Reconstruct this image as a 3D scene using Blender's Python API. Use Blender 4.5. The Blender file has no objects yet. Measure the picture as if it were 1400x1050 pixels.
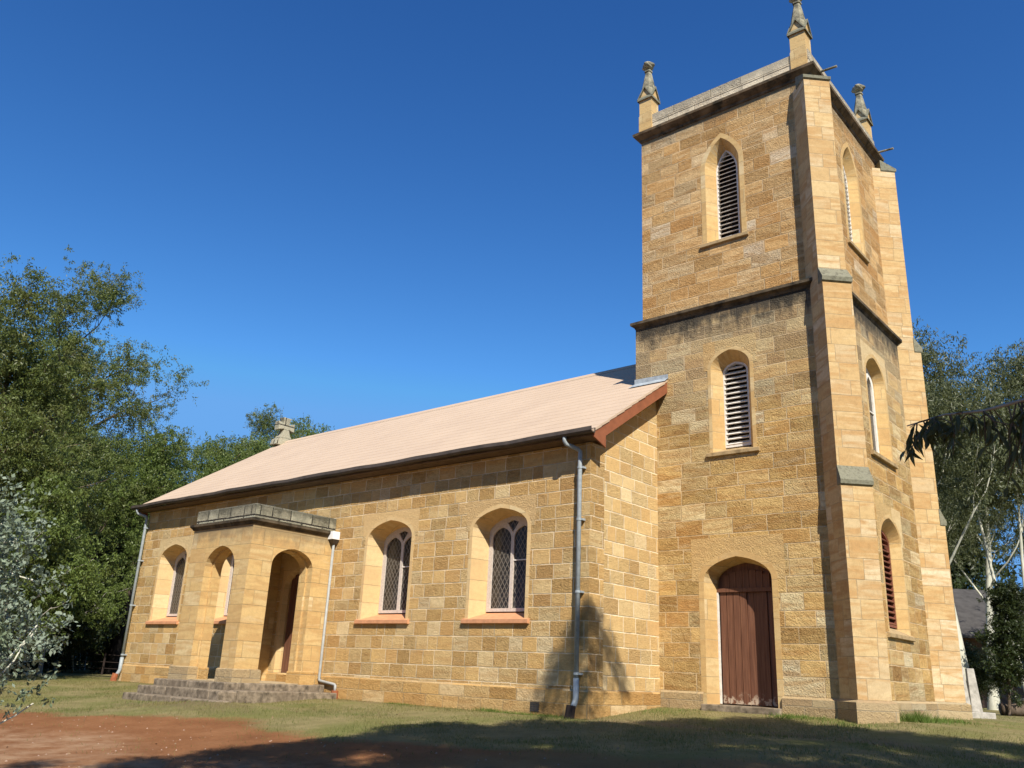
import bpy, bmesh, math, random
import numpy as np
from mathutils import Vector, Matrix
from mathutils.geometry import tessellate_polygon
R = math.radians
scene = bpy.context.scene
col = scene.collection

# ------------------------------------------------------------------ camera
cam = bpy.data.cameras.new('camera')
camo = bpy.data.objects.new('camera', cam); col.objects.link(camo)
cam.sensor_width = 36.0
cam.lens = 36.0 * 1176.55 / 1400.0
cam.clip_start = 0.05; cam.clip_end = 3000
yaw, pit, rol = R(40.695), R(18.636), R(2.598)
fw = Vector((-math.sin(yaw) * math.cos(pit), math.cos(yaw) * math.cos(pit), math.sin(pit)))
rt = Vector((math.cos(yaw), math.sin(yaw), 0)); up = rt.cross(fw)
rt2 = rt * math.cos(rol) + up * math.sin(rol); up2 = -rt * math.sin(rol) + up * math.cos(rol)
m = Matrix((rt2, up2, -fw)).transposed().to_4x4()
m.translation = Vector((9.786, -13.920, 0.434))
camo.matrix_world = m
scene.camera = camo

# ------------------------------------------------------------------ light
SUN = Vector((1.34, -1.0, 1.62)).normalized()
world = bpy.data.worlds.new('World'); scene.world = world; world.use_nodes = True
wn = world.node_tree; wn.nodes.clear()
sky = wn.nodes.new('ShaderNodeTexSky'); sky.sky_type = 'NISHITA'; sky.sun_disc = False
sky.sun_elevation = math.asin(SUN.z); sky.sun_rotation = math.atan2(SUN.x, SUN.y)
sky.altitude = 100; sky.air_density = 1.0; sky.dust_density = 0.25; sky.ozone_density = 3.0
bg = wn.nodes.new('ShaderNodeBackground'); bg.inputs['Strength'].default_value = 0.080
wo = wn.nodes.new('ShaderNodeOutputWorld')
sx = wn.nodes.new('ShaderNodeSeparateColor'); cx_ = wn.nodes.new('ShaderNodeCombineColor')
wn.links.new(sky.outputs[0], sx.inputs[0])
for i, (g, k, mx) in enumerate(((1.75, .40, 2.0), (1.5, .69, 3.0), (1.25, 1.07, 4.8))):      # deeper, clearer blue of a dry winter sky
    p = wn.nodes.new('ShaderNodeMath'); p.operation = 'POWER'; c_ = wn.nodes.new('ShaderNodeMath'); c_.operation = 'MINIMUM'; c_.inputs[1].default_value = mx; wn.links.new(sx.outputs[i], c_.inputs[0]); wn.links.new(c_.outputs[0], p.inputs[0]); p.inputs[1].default_value = g
    q = wn.nodes.new('ShaderNodeMath'); q.operation = 'MULTIPLY'; wn.links.new(p.outputs[0], q.inputs[0]); q.inputs[1].default_value = k
    wn.links.new(q.outputs[0], cx_.inputs[i])
wn.links.new(cx_.outputs[0], bg.inputs[0]); wn.links.new(bg.outputs[0], wo.inputs[0])
sl = bpy.data.lights.new('sun', 'SUN'); sl.energy = 5.0; sl.angle = R(0.53); sl.color = (1.0, 0.93, 0.83)
so = bpy.data.objects.new('sun', sl); col.objects.link(so)
so.rotation_euler = SUN.to_track_quat('Z', 'Y').to_euler(); so.location = (20, -15, 40)
scene.view_settings.view_transform = 'Standard'; scene.view_settings.look = 'None'
scene.view_settings.exposure = 0.5; scene.view_settings.gamma = 1.0

# ------------------------------------------------------------------ object helpers
def tag(o, label=None, cat=None, group=None, kind=None):
    if label: o['label'] = label
    if cat: o['category'] = cat
    if group: o['group'] = group
    if kind: o['kind'] = kind
    return o
def empty(name, loc, label, cat, group=None, rz=0):
    o = bpy.data.objects.new(name, None); col.objects.link(o)
    o.location = loc; o.rotation_euler.z = rz; o.empty_display_size = 0.3
    return tag(o, label, cat, group)
def link(name, me, mat, parent=None):
    o = bpy.data.objects.new(name, me); col.objects.link(o)
    if mat is not None and not me.materials: me.materials.append(mat)
    if parent is not None: o.parent = parent
    return o

class MB:
    def __init__(s): s.v = []; s.f = []
    def add(s, vs, fs):
        b = len(s.v); s.v += [tuple(p) for p in vs]; s.f += [tuple(i + b for i in f) for f in fs]; return s
    def box(s, x0, x1, y0, y1, z0, z1):
        return s.add([(x0,y0,z0),(x1,y0,z0),(x1,y1,z0),(x0,y1,z0),(x0,y0,z1),(x1,y0,z1),(x1,y1,z1),(x0,y1,z1)],
            [(0,3,2,1),(4,5,6,7),(0,1,5,4),(1,2,6,5),(2,3,7,6),(3,0,4,7)])
    def obox(s, c, ax, ay, az):
        c, ax, ay, az = map(Vector, (c, ax, ay, az))
        P = [c + i*ax + j*ay + k*az for k in (-1,1) for (i,j) in ((-1,-1),(1,-1),(1,1),(-1,1))]
        return s.add(P, [(0,3,2,1),(4,5,6,7),(0,1,5,4),(1,2,6,5),(2,3,7,6),(3,0,4,7)])
    def prism(s, pts, vec):
        n = len(pts); vec = Vector(vec); a = [Vector(p) for p in pts]
        return s.add(a + [p + vec for p in a], [tuple(range(n))[::-1], tuple(range(n, 2*n))] + [(i,(i+1)%n,n+(i+1)%n,n+i) for i in range(n)])
    def loft(s, loops, closed=True, cap0=False, cap1=False):
        n = len(loops[0]); b = len(s.v)
        for l in loops: s.v += [tuple(p) for p in l]
        for k in range(len(loops)-1):
            for i in range(n if closed else n-1):
                j = (i+1) % n
                s.f.append((b+k*n+i, b+k*n+j, b+(k+1)*n+j, b+(k+1)*n+i))
        if cap0: s.f.append(tuple(b+i for i in range(n))[::-1])
        if cap1: s.f.append(tuple(b+(len(loops)-1)*n+i for i in range(n)))
        return s
    def tube(s, path, rad, n=8, caps=True):
        path = [Vector(p) for p in path]
        if not hasattr(rad, '__len__'): rad = [float(rad)]*len(path)
        loops = []
        ref = None
        for i, p in enumerate(path):
            d = (path[min(i+1, len(path)-1)] - path[max(i-1, 0)]).normalized()
            if ref is None:
                ref = Vector((0,0,1)) if abs(d.z) < .9 else Vector((1,0,0))
            a = d.cross(ref)
            if a.length < 1e-4: a = d.cross(Vector((.3,1,.2)))
            a.normalize(); b = d.cross(a).normalized(); ref = a.cross(d)
            loops.append([p + float(rad[i])*(math.cos(t)*a + math.sin(t)*b) for t in [2*math.pi*k/n for k in range(n)]])
        return s.loft(loops, True, caps, caps)
    def mesh(s, name, smooth=False):
        me = bpy.data.meshes.new(name); me.from_pydata(s.v, [], s.f)
        bm = bmesh.new(); bm.from_mesh(me); bmesh.ops.recalc_face_normals(bm, faces=bm.faces)
        bm.to_mesh(me); bm.free()
        if smooth: me.polygons.foreach_set('use_smooth', [True]*len(me.polygons))
        me.update(); return me
    def build(s, name, mat, parent=None, smooth=False, bevel=0):
        o = link(name, s.mesh(name, smooth), mat, parent)
        if bevel:
            b = o.modifiers.new('bevel', 'BEVEL'); b.width = bevel; b.segments = 2; b.limit_method = 'ANGLE'; b.angle_limit = R(35)
        return o

# ------------------------------------------------------------------ material helpers
class NT:
    def __init__(s, name):
        s.mat = bpy.data.materials.new(name); s.mat.use_nodes = True
        s.t = s.mat.node_tree; s.t.nodes.clear()
        s.out = s.t.nodes.new('ShaderNodeOutputMaterial')
        s.bsdf = s.t.nodes.new('ShaderNodeBsdfPrincipled')
        s.t.links.new(s.bsdf.outputs[0], s.out.inputs[0])
    def set(s, inp, v):
        if isinstance(v, bpy.types.NodeSocket): s.t.links.new(v, inp)
        elif isinstance(v, (tuple, list)) and inp.type == 'RGBA': inp.default_value = tuple(v) + ((1,) if len(v) == 3 else ())
        else: inp.default_value = v
    def n(s, typ, ins={}, **props):
        nd = s.t.nodes.new('ShaderNode' + typ)
        for k, v in props.items(): setattr(nd, k, v)
        for k, v in ins.items(): s.set(nd.inputs[k], v)
        return nd
    def m(s, op, a, b=0.0, c=None, clamp=False):
        nd = s.t.nodes.new('ShaderNodeMath'); nd.operation = op; nd.use_clamp = clamp
        s.set(nd.inputs[0], a); s.set(nd.inputs[1], b)
        if c is not None: s.set(nd.inputs[2], c)
        return nd.outputs[0]
    def vec(s, x, y, z):
        return s.n('CombineXYZ', {0: x, 1: y, 2: z}).outputs[0]
    def noise(s, vec, scale, detail=3, rough=.55, dist=0.0):
        return s.n('TexNoise', {'Vector': vec, 'Scale': scale, 'Detail': detail, 'Roughness': rough, 'Distortion': dist}).outputs['Fac']
    def ramp(s, fac, stops, interp='LINEAR'):
        nd = s.t.nodes.new('ShaderNodeValToRGB'); r = nd.color_ramp; r.interpolation = interp
        while len(r.elements) < len(stops): r.elements.new(0.5)
        for e, (p, c) in zip(r.elements, stops):
            e.position = p; e.color = tuple(c) + (1,) if len(c) == 3 else c
        s.set(nd.inputs[0], fac); return nd.outputs[0]
    def mix(s, fac, a, b, blend='MIX'):
        nd = s.t.nodes.new('ShaderNodeMix'); nd.data_type = 'RGBA'; nd.blend_type = blend
        s.set(nd.inputs[0], fac); s.set(nd.inputs[6], a); s.set(nd.inputs[7], b)
        return nd.outputs[2]
    def ss(s, x, a, b):
        nd = s.t.nodes.new('ShaderNodeMapRange'); nd.interpolation_type = 'SMOOTHSTEP'
        s.set(nd.inputs[0], x); s.set(nd.inputs[1], a); s.set(nd.inputs[2], b); return nd.outputs[0]
    def done(s, color=None, rough=.9, bump=None, bdist=.01, bstr=1.0, spec=.2, metal=0.0):
        if color is not None: s.set(s.bsdf.inputs['Base Color'], color)
        s.set(s.bsdf.inputs['Roughness'], rough); s.set(s.bsdf.inputs['Specular IOR Level'], spec); s.set(s.bsdf.inputs['Metallic'], metal)
        if bump is not None:
            b = s.n('Bump', {'Height': bump, 'Distance': bdist, 'Strength': bstr})
            s.t.links.new(b.outputs[0], s.bsdf.inputs['Normal'])
        return s.mat

STONES = [(0.0, (.49,.29,.105)), (.14, (.58,.37,.135)), (.36, (.63,.42,.16)), (.58, (.67,.46,.19)), (.72, (.59,.44,.21)), (.84, (.66,.49,.23)), (.93, (.70,.56,.30)), (1.0, (.76,.65,.41))]
STONES_UP = [(0.0, (.50,.28,.105)), (.18, (.59,.36,.145)), (.40, (.64,.41,.175)), (.60, (.67,.44,.20)), (.80, (.61,.42,.205)), (.93, (.69,.51,.28)), (1.0, (.74,.61,.42))]
def ashlar(name, course=.29, length=.45, stones=STONES, joint=.011, joint_col=(.58,.46,.27), rough_amt=.012, band=.25,
           tint=None, stains=(), grey=None, dressed=False, seed=0.0, joint_depth=.6):
    """irregular coursed sandstone: 1-D cells across the courses, then 1-D cells along each course"""
    k = NT(name)
    P = k.n('TexCoord').outputs['Object']; sp = k.n('SeparateXYZ', {0: P})
    N = k.n('NewGeometry').outputs['True Normal']; sn = k.n('SeparateXYZ', {0: N})
    X, Y, Z = sp.outputs; nx, ny, nz = sn.outputs
    az = k.m('ABSOLUTE', nz)
    u = k.m('ADD', k.m('SUBTRACT', k.m('MULTIPLY', Y, nx), k.m('MULTIPLY', X, ny)), k.m('MULTIPLY', X, k.m('GREATER_THAN', az, .9)))
    v = k.m('ADD', Z, k.m('MULTIPLY', Y, k.m('GREATER_THAN', az, .9)))
    warp = k.m('MULTIPLY', k.m('SUBTRACT', k.noise(P, 1.7, 2), .5), .02)
    wob = k.m('MULTIPLY', k.m('SUBTRACT', k.noise(P, 14, 2), .5), .014)
    W1 = k.m('ADD', k.m('DIVIDE', k.m('ADD', k.m('ADD', v, warp), wob), course), 31.7 + seed)
    r1 = k.n('TexVoronoi', {'W': W1, 'Randomness': .38, 'Scale': 1.0}, voronoi_dimensions='1D')
    e1 = k.n('TexVoronoi', {'W': W1, 'Randomness': .38, 'Scale': 1.0}, voronoi_dimensions='1D', feature='DISTANCE_TO_EDGE').outputs['Distance']
    rr = k.n('SeparateColor', {0: r1.outputs['Color']})
    off = k.m('ADD', k.m('MULTIPLY', rr.outputs[0], 217.3), k.m('MULTIPLY', k.m('ADD', nx, k.m('MULTIPLY', ny, 2.3)), 41.7))
    W2 = k.m('ADD', k.m('DIVIDE', k.m('ADD', u, wob), k.m('MULTIPLY', length, k.m('ADD', .75, k.m('MULTIPLY', rr.outputs[1], .6)))), off)
    r2 = k.n('TexVoronoi', {'W': W2, 'Randomness': .8, 'Scale': 1.0}, voronoi_dimensions='1D')
    e2 = k.n('TexVoronoi', {'W': W2, 'Randomness': .8, 'Scale': 1.0}, voronoi_dimensions='1D', feature='DISTANCE_TO_EDGE').outputs['Distance']
    d = k.m('MINIMUM', k.m('MULTIPLY', e1, course), k.m('MULTIPLY', e2, length))
    rc = k.n('SeparateColor', {0: r2.outputs['Color']}); a, b, c = rc.outputs
    # mix block hash with course hash so that neighbours differ
    hs = k.m('FRACT', k.m('ADD', a, k.m('MULTIPLY', rr.outputs[2], 3.1)))
    jn = k.noise(P, 30, 3)
    blockm = k.ss(k.m('ADD', d, k.m('MULTIPLY', k.m('SUBTRACT', jn, .5), joint*1.2)), joint*.35, joint*1.0)
    # sediment bands, different in every block
    pb = k.vec(k.m('MULTIPLY', u, .42), k.m('ADD', k.m('MULTIPLY', v, 2.6), k.m('MULTIPLY', c, 60.0)), k.m('MULTIPLY', hs, 40))
    bw = k.noise(pb, 2.2, 4, .55, 1.0)
    bandf = k.ss(bw, .40, .66)
    base = k.ramp(hs, stones)
    base = k.mix(k.m('MULTIPLY', bandf, band), base, (.40,.20,.06))
    pale = k.ss(k.noise(pb, 3.1, 2, .5, .8), .55, .75)
    base = k.mix(k.m('MULTIPLY', pale, band*.8), base, (.66,.52,.30))
    big = k.noise(P, .55, 4, .6)
    base = k.mix(k.m('MULTIPLY', k.ss(big, .35, .7), .22), base, (.42,.265,.115))
    grain = k.noise(P, 55, 5, .7); mott = k.noise(P, 11, 4, .65)
    base = k.mix(.7, base, k.ramp(grain, [(.25,(.62,.60,.58)),(.5,(1,1,1)),(.75,(1.25,1.25,1.25))]), 'MULTIPLY')
    base = k.mix(.8, base, k.ramp(mott, [(.25,(.72,.68,.62)),(.5,(1,1,1)),(.75,(1.16,1.16,1.16))]), 'MULTIPLY')
    if tint: base = k.mix(tint[1], base, tint[0])
    if grey:
        gz0, gz1, ga = grey
        gm = k.m('MULTIPLY', k.ss(k.m('ADD', Z, k.m('MULTIPLY', k.m('SUBTRACT', big, .5), 2.0)), gz0, gz1), ga)
        base = k.mix(k.m('MULTIPLY', gm, k.m('ADD', .45, k.m('MULTIPLY', b, .55))), base, (.40,.33,.215))
    jc = k.mix(k.ss(k.noise(P, 2.3, 3), .35, .65), joint_col, tuple(x*.62 for x in joint_col))
    colr = k.mix(blockm, jc, base)
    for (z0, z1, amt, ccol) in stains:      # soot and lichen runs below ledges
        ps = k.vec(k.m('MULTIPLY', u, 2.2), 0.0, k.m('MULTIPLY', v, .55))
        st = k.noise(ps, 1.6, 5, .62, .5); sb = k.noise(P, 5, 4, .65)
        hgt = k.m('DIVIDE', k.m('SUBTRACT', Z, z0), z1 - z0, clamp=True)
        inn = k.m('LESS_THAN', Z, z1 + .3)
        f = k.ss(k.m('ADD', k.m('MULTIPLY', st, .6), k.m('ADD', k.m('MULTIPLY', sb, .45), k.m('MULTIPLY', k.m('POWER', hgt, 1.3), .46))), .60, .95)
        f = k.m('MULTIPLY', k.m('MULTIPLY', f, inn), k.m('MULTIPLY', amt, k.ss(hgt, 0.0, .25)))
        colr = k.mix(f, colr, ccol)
    pick = k.m('ADD', .25, k.m('MULTIPLY', k.m('POWER', b, 1.5), 1.0)) if not dressed else .18
    rk = k.m('ADD', k.m('MULTIPLY', k.noise(P, 32, 4, .7), 1.25), k.m('MULTIPLY', k.noise(P, 9, 3, .6), .8))
    h = k.m('ADD', k.m('MULTIPLY', k.m('MULTIPLY', k.m('SUBTRACT', rk, .95), pick), k.m('MULTIPLY', rough_amt*3.2/.01, blockm)), k.m('MULTIPLY', blockm, joint_depth))
    h = k.m('ADD', h, k.m('MULTIPLY', k.m('SUBTRACT', a, .5), .0))
    return k.done(colr, k.m('ADD', .82, k.m('MULTIPLY', grain, .12)), h, .01, 1.0, .15)

def simple(name, c, rough=.6, var=.15, scale=8, spec=.3, bump=0.0, bscale=40, metal=0.0, dirt=None):
    k = NT(name); P = k.n('TexCoord').outputs['Object']
    n1 = k.noise(P, scale, 4, .6)
    lo = tuple(x*(1-var*1.6) for x in c); hi = tuple(min(1, x*(1+var)) for x in c)
    cc = k.ramp(n1, [(.3, lo), (.55, c), (.75, hi)])
    if dirt: cc = k.mix(k.m('MULTIPLY', k.ss(k.noise(P, dirt[2], 5, .65), .48, .66), dirt[1]), cc, dirt[0])
    return k.done(cc, rough, k.noise(P, bscale, 4, .6) if bump else None, .01, bump, spec, metal)

M = {}
M['nave'] = ashlar('nave_sandstone', .29, .43, joint=.014, joint_col=(.77,.62,.40), band=.45, rough_amt=.022, tint=((.66,.42,.18), .3))
M['gable'] = ashlar('gable_sandstone', .29, .46, seed=4.3, joint=.015, joint_col=(.84,.70,.47), tint=((.70,.51,.26), .35))
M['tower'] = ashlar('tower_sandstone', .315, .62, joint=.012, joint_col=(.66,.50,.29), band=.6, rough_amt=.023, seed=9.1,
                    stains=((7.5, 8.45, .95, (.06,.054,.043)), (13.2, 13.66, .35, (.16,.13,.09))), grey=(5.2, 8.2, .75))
M['tower_up'] = ashlar('upper_tower_sandstone', .315, .62, stones=STONES_UP, joint=.012, joint_col=(.66,.48,.27), band=.6, rough_amt=.024, seed=13.6,
                    stains=((13.1, 13.72, .5, (.14,.12,.08)),))
M['butt'] = ashlar('dressed_sandstone', .35, .62, joint=.006, joint_col=(.50,.38,.22), band=.85, rough_amt=.006, dressed=True, seed=2.2, tint=((.57,.42,.215), .3),
                    stones=[(0,(.44,.265,.105)),(.25,(.53,.365,.165)),(.5,(.58,.43,.215)),(.75,(.49,.38,.23)),(.88,(.61,.49,.30)),(1,(.66,.58,.41))])
M['porch'] = ashlar('porch_sandstone', .36, .9, joint=.006, joint_col=(.46,.34,.17), band=.75, rough_amt=.006, dressed=True, seed=6.4, tint=((.57,.41,.195), .45),
                    stains=((2.9, 3.52, .6, (.17,.14,.09)),))
M['plinth'] = ashlar('orange_plinth_sandstone', .27, .6, joint=.010, joint_col=(.50,.36,.19), band=.4, rough_amt=.016, tint=((.52,.29,.10), .4), seed=1.1)
M['plinth_grey'] = ashlar('grey_plinth_sandstone', .6, .8, joint=.008, joint_col=(.36,.30,.2), band=.3, rough_amt=.012, tint=((.30,.25,.17), .6), seed=7.7)
M['surround'] = ashlar('dressed_surround_sandstone', .42, 3.0, joint=.006, joint_col=(.48,.36,.2), band=.32, rough_amt=.004, dressed=True, seed=3.3, tint=((.68,.51,.28), .5), joint_depth=.45)
M['surround_tower'] = ashlar('tower_surround_sandstone', .36, 3.0, joint=.006, joint_col=(.48,.36,.2), band=.5, rough_amt=.005, dressed=True, seed=5.3, tint=((.54,.38,.18), .45), joint_depth=.3)
M['head'] = ashlar('pecked_lintel_stone', 3.0, 6.0, joint=.003, joint_col=(.5,.38,.22), band=.25, rough_amt=.012, seed=3.9, tint=((.66,.48,.25), .55), joint_depth=.2)
M['head_tower'] = ashlar('pecked_tower_lintel_stone', 3.0, 6.0, joint=.003, joint_col=(.5,.38,.22), band=.35, rough_amt=.012, seed=3.1, tint=((.60,.42,.20), .5), joint_depth=.2)
M['cornice'] = simple('weathered_cornice_stone', (.16,.115,.07), .9, .35, 4, .1, .6, 30, dirt=((.035,.034,.026), .92, 2.6))
M['string'] = simple('sooty_string_course_stone', (.11,.085,.055), .9, .4, 4, .1, .6, 30, dirt=((.022,.021,.019), .95, 1.8))
M['parapet'] = ashlar('lichen_parapet_stone', .24, .8, joint=.008, joint_col=(.25,.2,.12), band=.2, rough_amt=.012, seed=8.4, tint=((.76,.69,.53), .7), stains=((13.9, 14.5, .5, (.11,.105,.085)),))
M['lichen'] = ashlar('grey_lichen_stone', .9, .62, joint=.028, joint_col=(.035,.03,.025), band=.12, rough_amt=.022, seed=8.8, tint=((.36,.37,.29), .8), stains=((3.55, 4.05, .75, (.06,.06,.045)),))
M['spire'] = simple('grey_spire_stone', (.30,.275,.19), .9, .4, 7, .1, .6, 35, dirt=((.07,.075,.06), .7, 6.0))
M['cap'] = simple('mossy_weathering_stone', (.25,.24,.17), .9, .35, 9, .1, .7, 35, dirt=((.07,.07,.045), .6, 9.0))
M['step'] = simple('worn_step_stone', (.25,.20,.14), .92, .45, 7, .1, .5, 26, dirt=((.15,.115,.08), .5, 1.6))
M['sill_paint'] = simple('terracotta_painted_sill', (.60,.29,.145), .75, .12, 9, .25, .15, 50)
M['sill_stone'] = simple('stone_sill', (.46,.33,.17), .9, .3, 6, .1, .5, 40, dirt=((.14,.12,.08), .5, 6.0))
M['white'] = simple('white_painted_timber', (.78,.74,.66), .6, .08, 12, .3, .1, 60, dirt=((.45,.38,.28), .35, 14.0))
M['pinkwhite'] = simple('old_white_frame_paint', (.60,.53,.46), .7, .12, 20, .25, .2, 60, dirt=((.42,.34,.26), .35, 22.0))
M['gutter'] = simple('dark_gutter_paint', (.085,.068,.055), .55, .2, 5, .35)
M['soffit'] = simple('brown_eaves_timber', (.15,.10,.065), .8, .2, 6)
M['barge'] = simple('red_brown_bargeboard_paint', (.27,.095,.045), .6, .12, 6, .3, .1)
M['galv'] = simple('galvanised_pipe', (.33,.37,.38), .5, .14, 14, .4, 0)
M['flash'] = simple('lead_flashing', (.36,.40,.42), .5, .2, 10, .4)
M['terra'] = simple('terracotta_shoe', (.33,.11,.045), .8, .2, 12)
M['dark'] = simple('dark_timber_and_shade', (.03,.02,.016), .8, .2, 6)  # also colours the sheet standing in for shade behind the louvres
M['rainhead'] = simple('white_rainwater_head', (.82,.82,.80), .5, .05, 6, .4)
M['bare_pipe'] = simple('pale_grey_porch_pipe', (.33,.34,.32), .5, .12, 10, .4)
M['floor_stone'] = simple('pale_porch_floor', (.46,.36,.22), .9, .2, 6, .1, .4)
M['dark_iron'] = simple('dark_vent_iron', (.06,.055,.05), .7, .2, 20)

def roof_mat():
    k = NT('pinkish_cream_roof_paint'); P = k.n('TexCoord').outputs['Object']
    s = k.n('SeparateXYZ', {0: P})
    c = k.ramp(k.noise(P, .7, 5, .65), [(.3,(.47,.355,.255)),(.55,(.505,.385,.275)),(.75,(.53,.405,.292))])
    fine = k.noise(k.vec(k.m('MULTIPLY', s.outputs[0], 3), s.outputs[1], s.outputs[2]), 9, 5, .7)
    c = k.mix(.5, c, k.ramp(fine, [(.3,(.9,.9,.9)),(.6,(1.05,1.05,1.05))]), 'MULTIPLY')
    # tile joints along each course
    rw = k.m('FLOOR', k.m('DIVIDE', s.outputs[1], .30))
    tj = k.m('FRACT', k.m('ADD', k.m('DIVIDE', s.outputs[0], .32), k.m('MULTIPLY', rw, .5)))
    tm = k.m('MULTIPLY', k.m('LESS_THAN', tj, .03), .03)
    c = k.mix(tm, c, (.45,.33,.25))
    return k.done(c, .85, fine, .004, .4, .15)
M['roof'] = roof_mat()

def door_mat():
    k = NT('worn_maroon_door_paint'); P = k.n('TexCoord').outputs['Object']; s = k.n('SeparateXYZ', {0: P})
    st = k.noise(k.vec(k.m('MULTIPLY', s.outputs[0], 18), k.m('MULTIPLY', s.outputs[1], 18), k.m('MULTIPLY', s.outputs[2], .9)), 1.5, 5, .65)
    c = k.ramp(st, [(.25,(.075,.032,.018)),(.5,(.155,.066,.036)),(.75,(.23,.108,.06))])
    low = k.m('SUBTRACT', 1.0, k.ss(s.outputs[2], .10, .34))
    wear = k.ss(k.m('ADD', k.noise(P, 9, 5, .7), k.m('MULTIPLY', low, .12)), .585, .66)
    wear = k.m('MULTIPLY', wear, k.m('ADD', k.m('MULTIPLY', low, .9), k.m('MULTIPLY', k.ss(k.noise(P, 30, 3), .66, .7), .5)))
    c = k.mix(wear, c, (.50,.40,.29))
    return k.done(c, .62, st, .004, .5, .35)
M['door'] = door_mat()
M['louvre_brown'] = simple('red_brown_louvre_paint', (.21,.075,.045), .6, .15, 10, .3)

def glass_mat():
    k = NT('leaded_diamond_glass'); P = k.n('TexCoord').outputs['Object']; s = k.n('SeparateXYZ', {0: P})
    u = k.m('ADD', s.outputs[0], s.outputs[1]); z = s.outputs[2]
    a = k.m('DIVIDE', k.m('ADD', u, k.m('MULTIPLY', z, .62)), .115); b = k.m('DIVIDE', k.m('SUBTRACT', u, k.m('MULTIPLY', z, .62)), .115)
    fa = k.m('ABSOLUTE', k.m('SUBTRACT', k.m('FRACT', a), .5)); fb = k.m('ABSOLUTE', k.m('SUBTRACT', k.m('FRACT', b), .5))
    lead = k.m('GREATER_THAN', k.m('MAXIMUM', fa, fb), .405)
    cell = k.n('TexWhiteNoise', {'Vector': k.vec(k.m('FLOOR', a), k.m('FLOOR', b), 0.0)}, noise_dimensions='3D')
    pc = k.ramp(cell.outputs['Value'], [(0,(.022,.019,.016)),(1,(.055,.049,.041))])
    c = k.mix(lead, pc, (.145,.128,.105))
    h = k.m('ADD', k.m('MULTIPLY', cell.outputs['Value'], .4), lead)
    return k.done(c, k.mix(lead, (.16,.16,.16), (.6,.6,.6)), h, .002, .6, .3)
M['glass'] = glass_mat()

def ground_h(x, y):
    x = np.asarray(x, float); y = np.asarray(y, float)
    b = -.29 + .088*np.clip(y, 0, 2.6)*np.clip((x + 3)/3, 0, 1)
    s = np.hypot(np.maximum(0, -y - .8), np.maximum(0, x - 5.2))
    s = np.where(s < 13, s, 13)
    b = b - .07*s
    b = b + .17*np.exp(-((x + 6.5)**2/2.6 + (y + 3.75)**2/1.1))
    r = np.hypot(x - 0, y - 0)
    b = b + .035*np.sin(x*.9 + 1)*np.sin(y*.8 + .4)*np.clip((s - .5)/2, 0, 1) + .012*np.sin(x*2.7)*np.cos(y*3.1)*np.clip(s/2, 0, 1)
    b = b - np.clip((r - 90)/400, 0, 1)*2.0
    return b
def gh(x, y): return float(ground_h(x, y))

def dirt_mask(x, y):
    """>0 inside the bare red earth"""
    x = np.asarray(x, float); y = np.asarray(y, float)
    edge = -4.75 - .30*np.maximum(0, -4.6 - x) + .42*np.maximum(0, x - .5)
    n = .28*np.sin(x*1.1) + .14*np.sin(x*2.9 + 1) + .08*np.sin(x*6.1 + y*2)
    return edge + n - y

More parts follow.
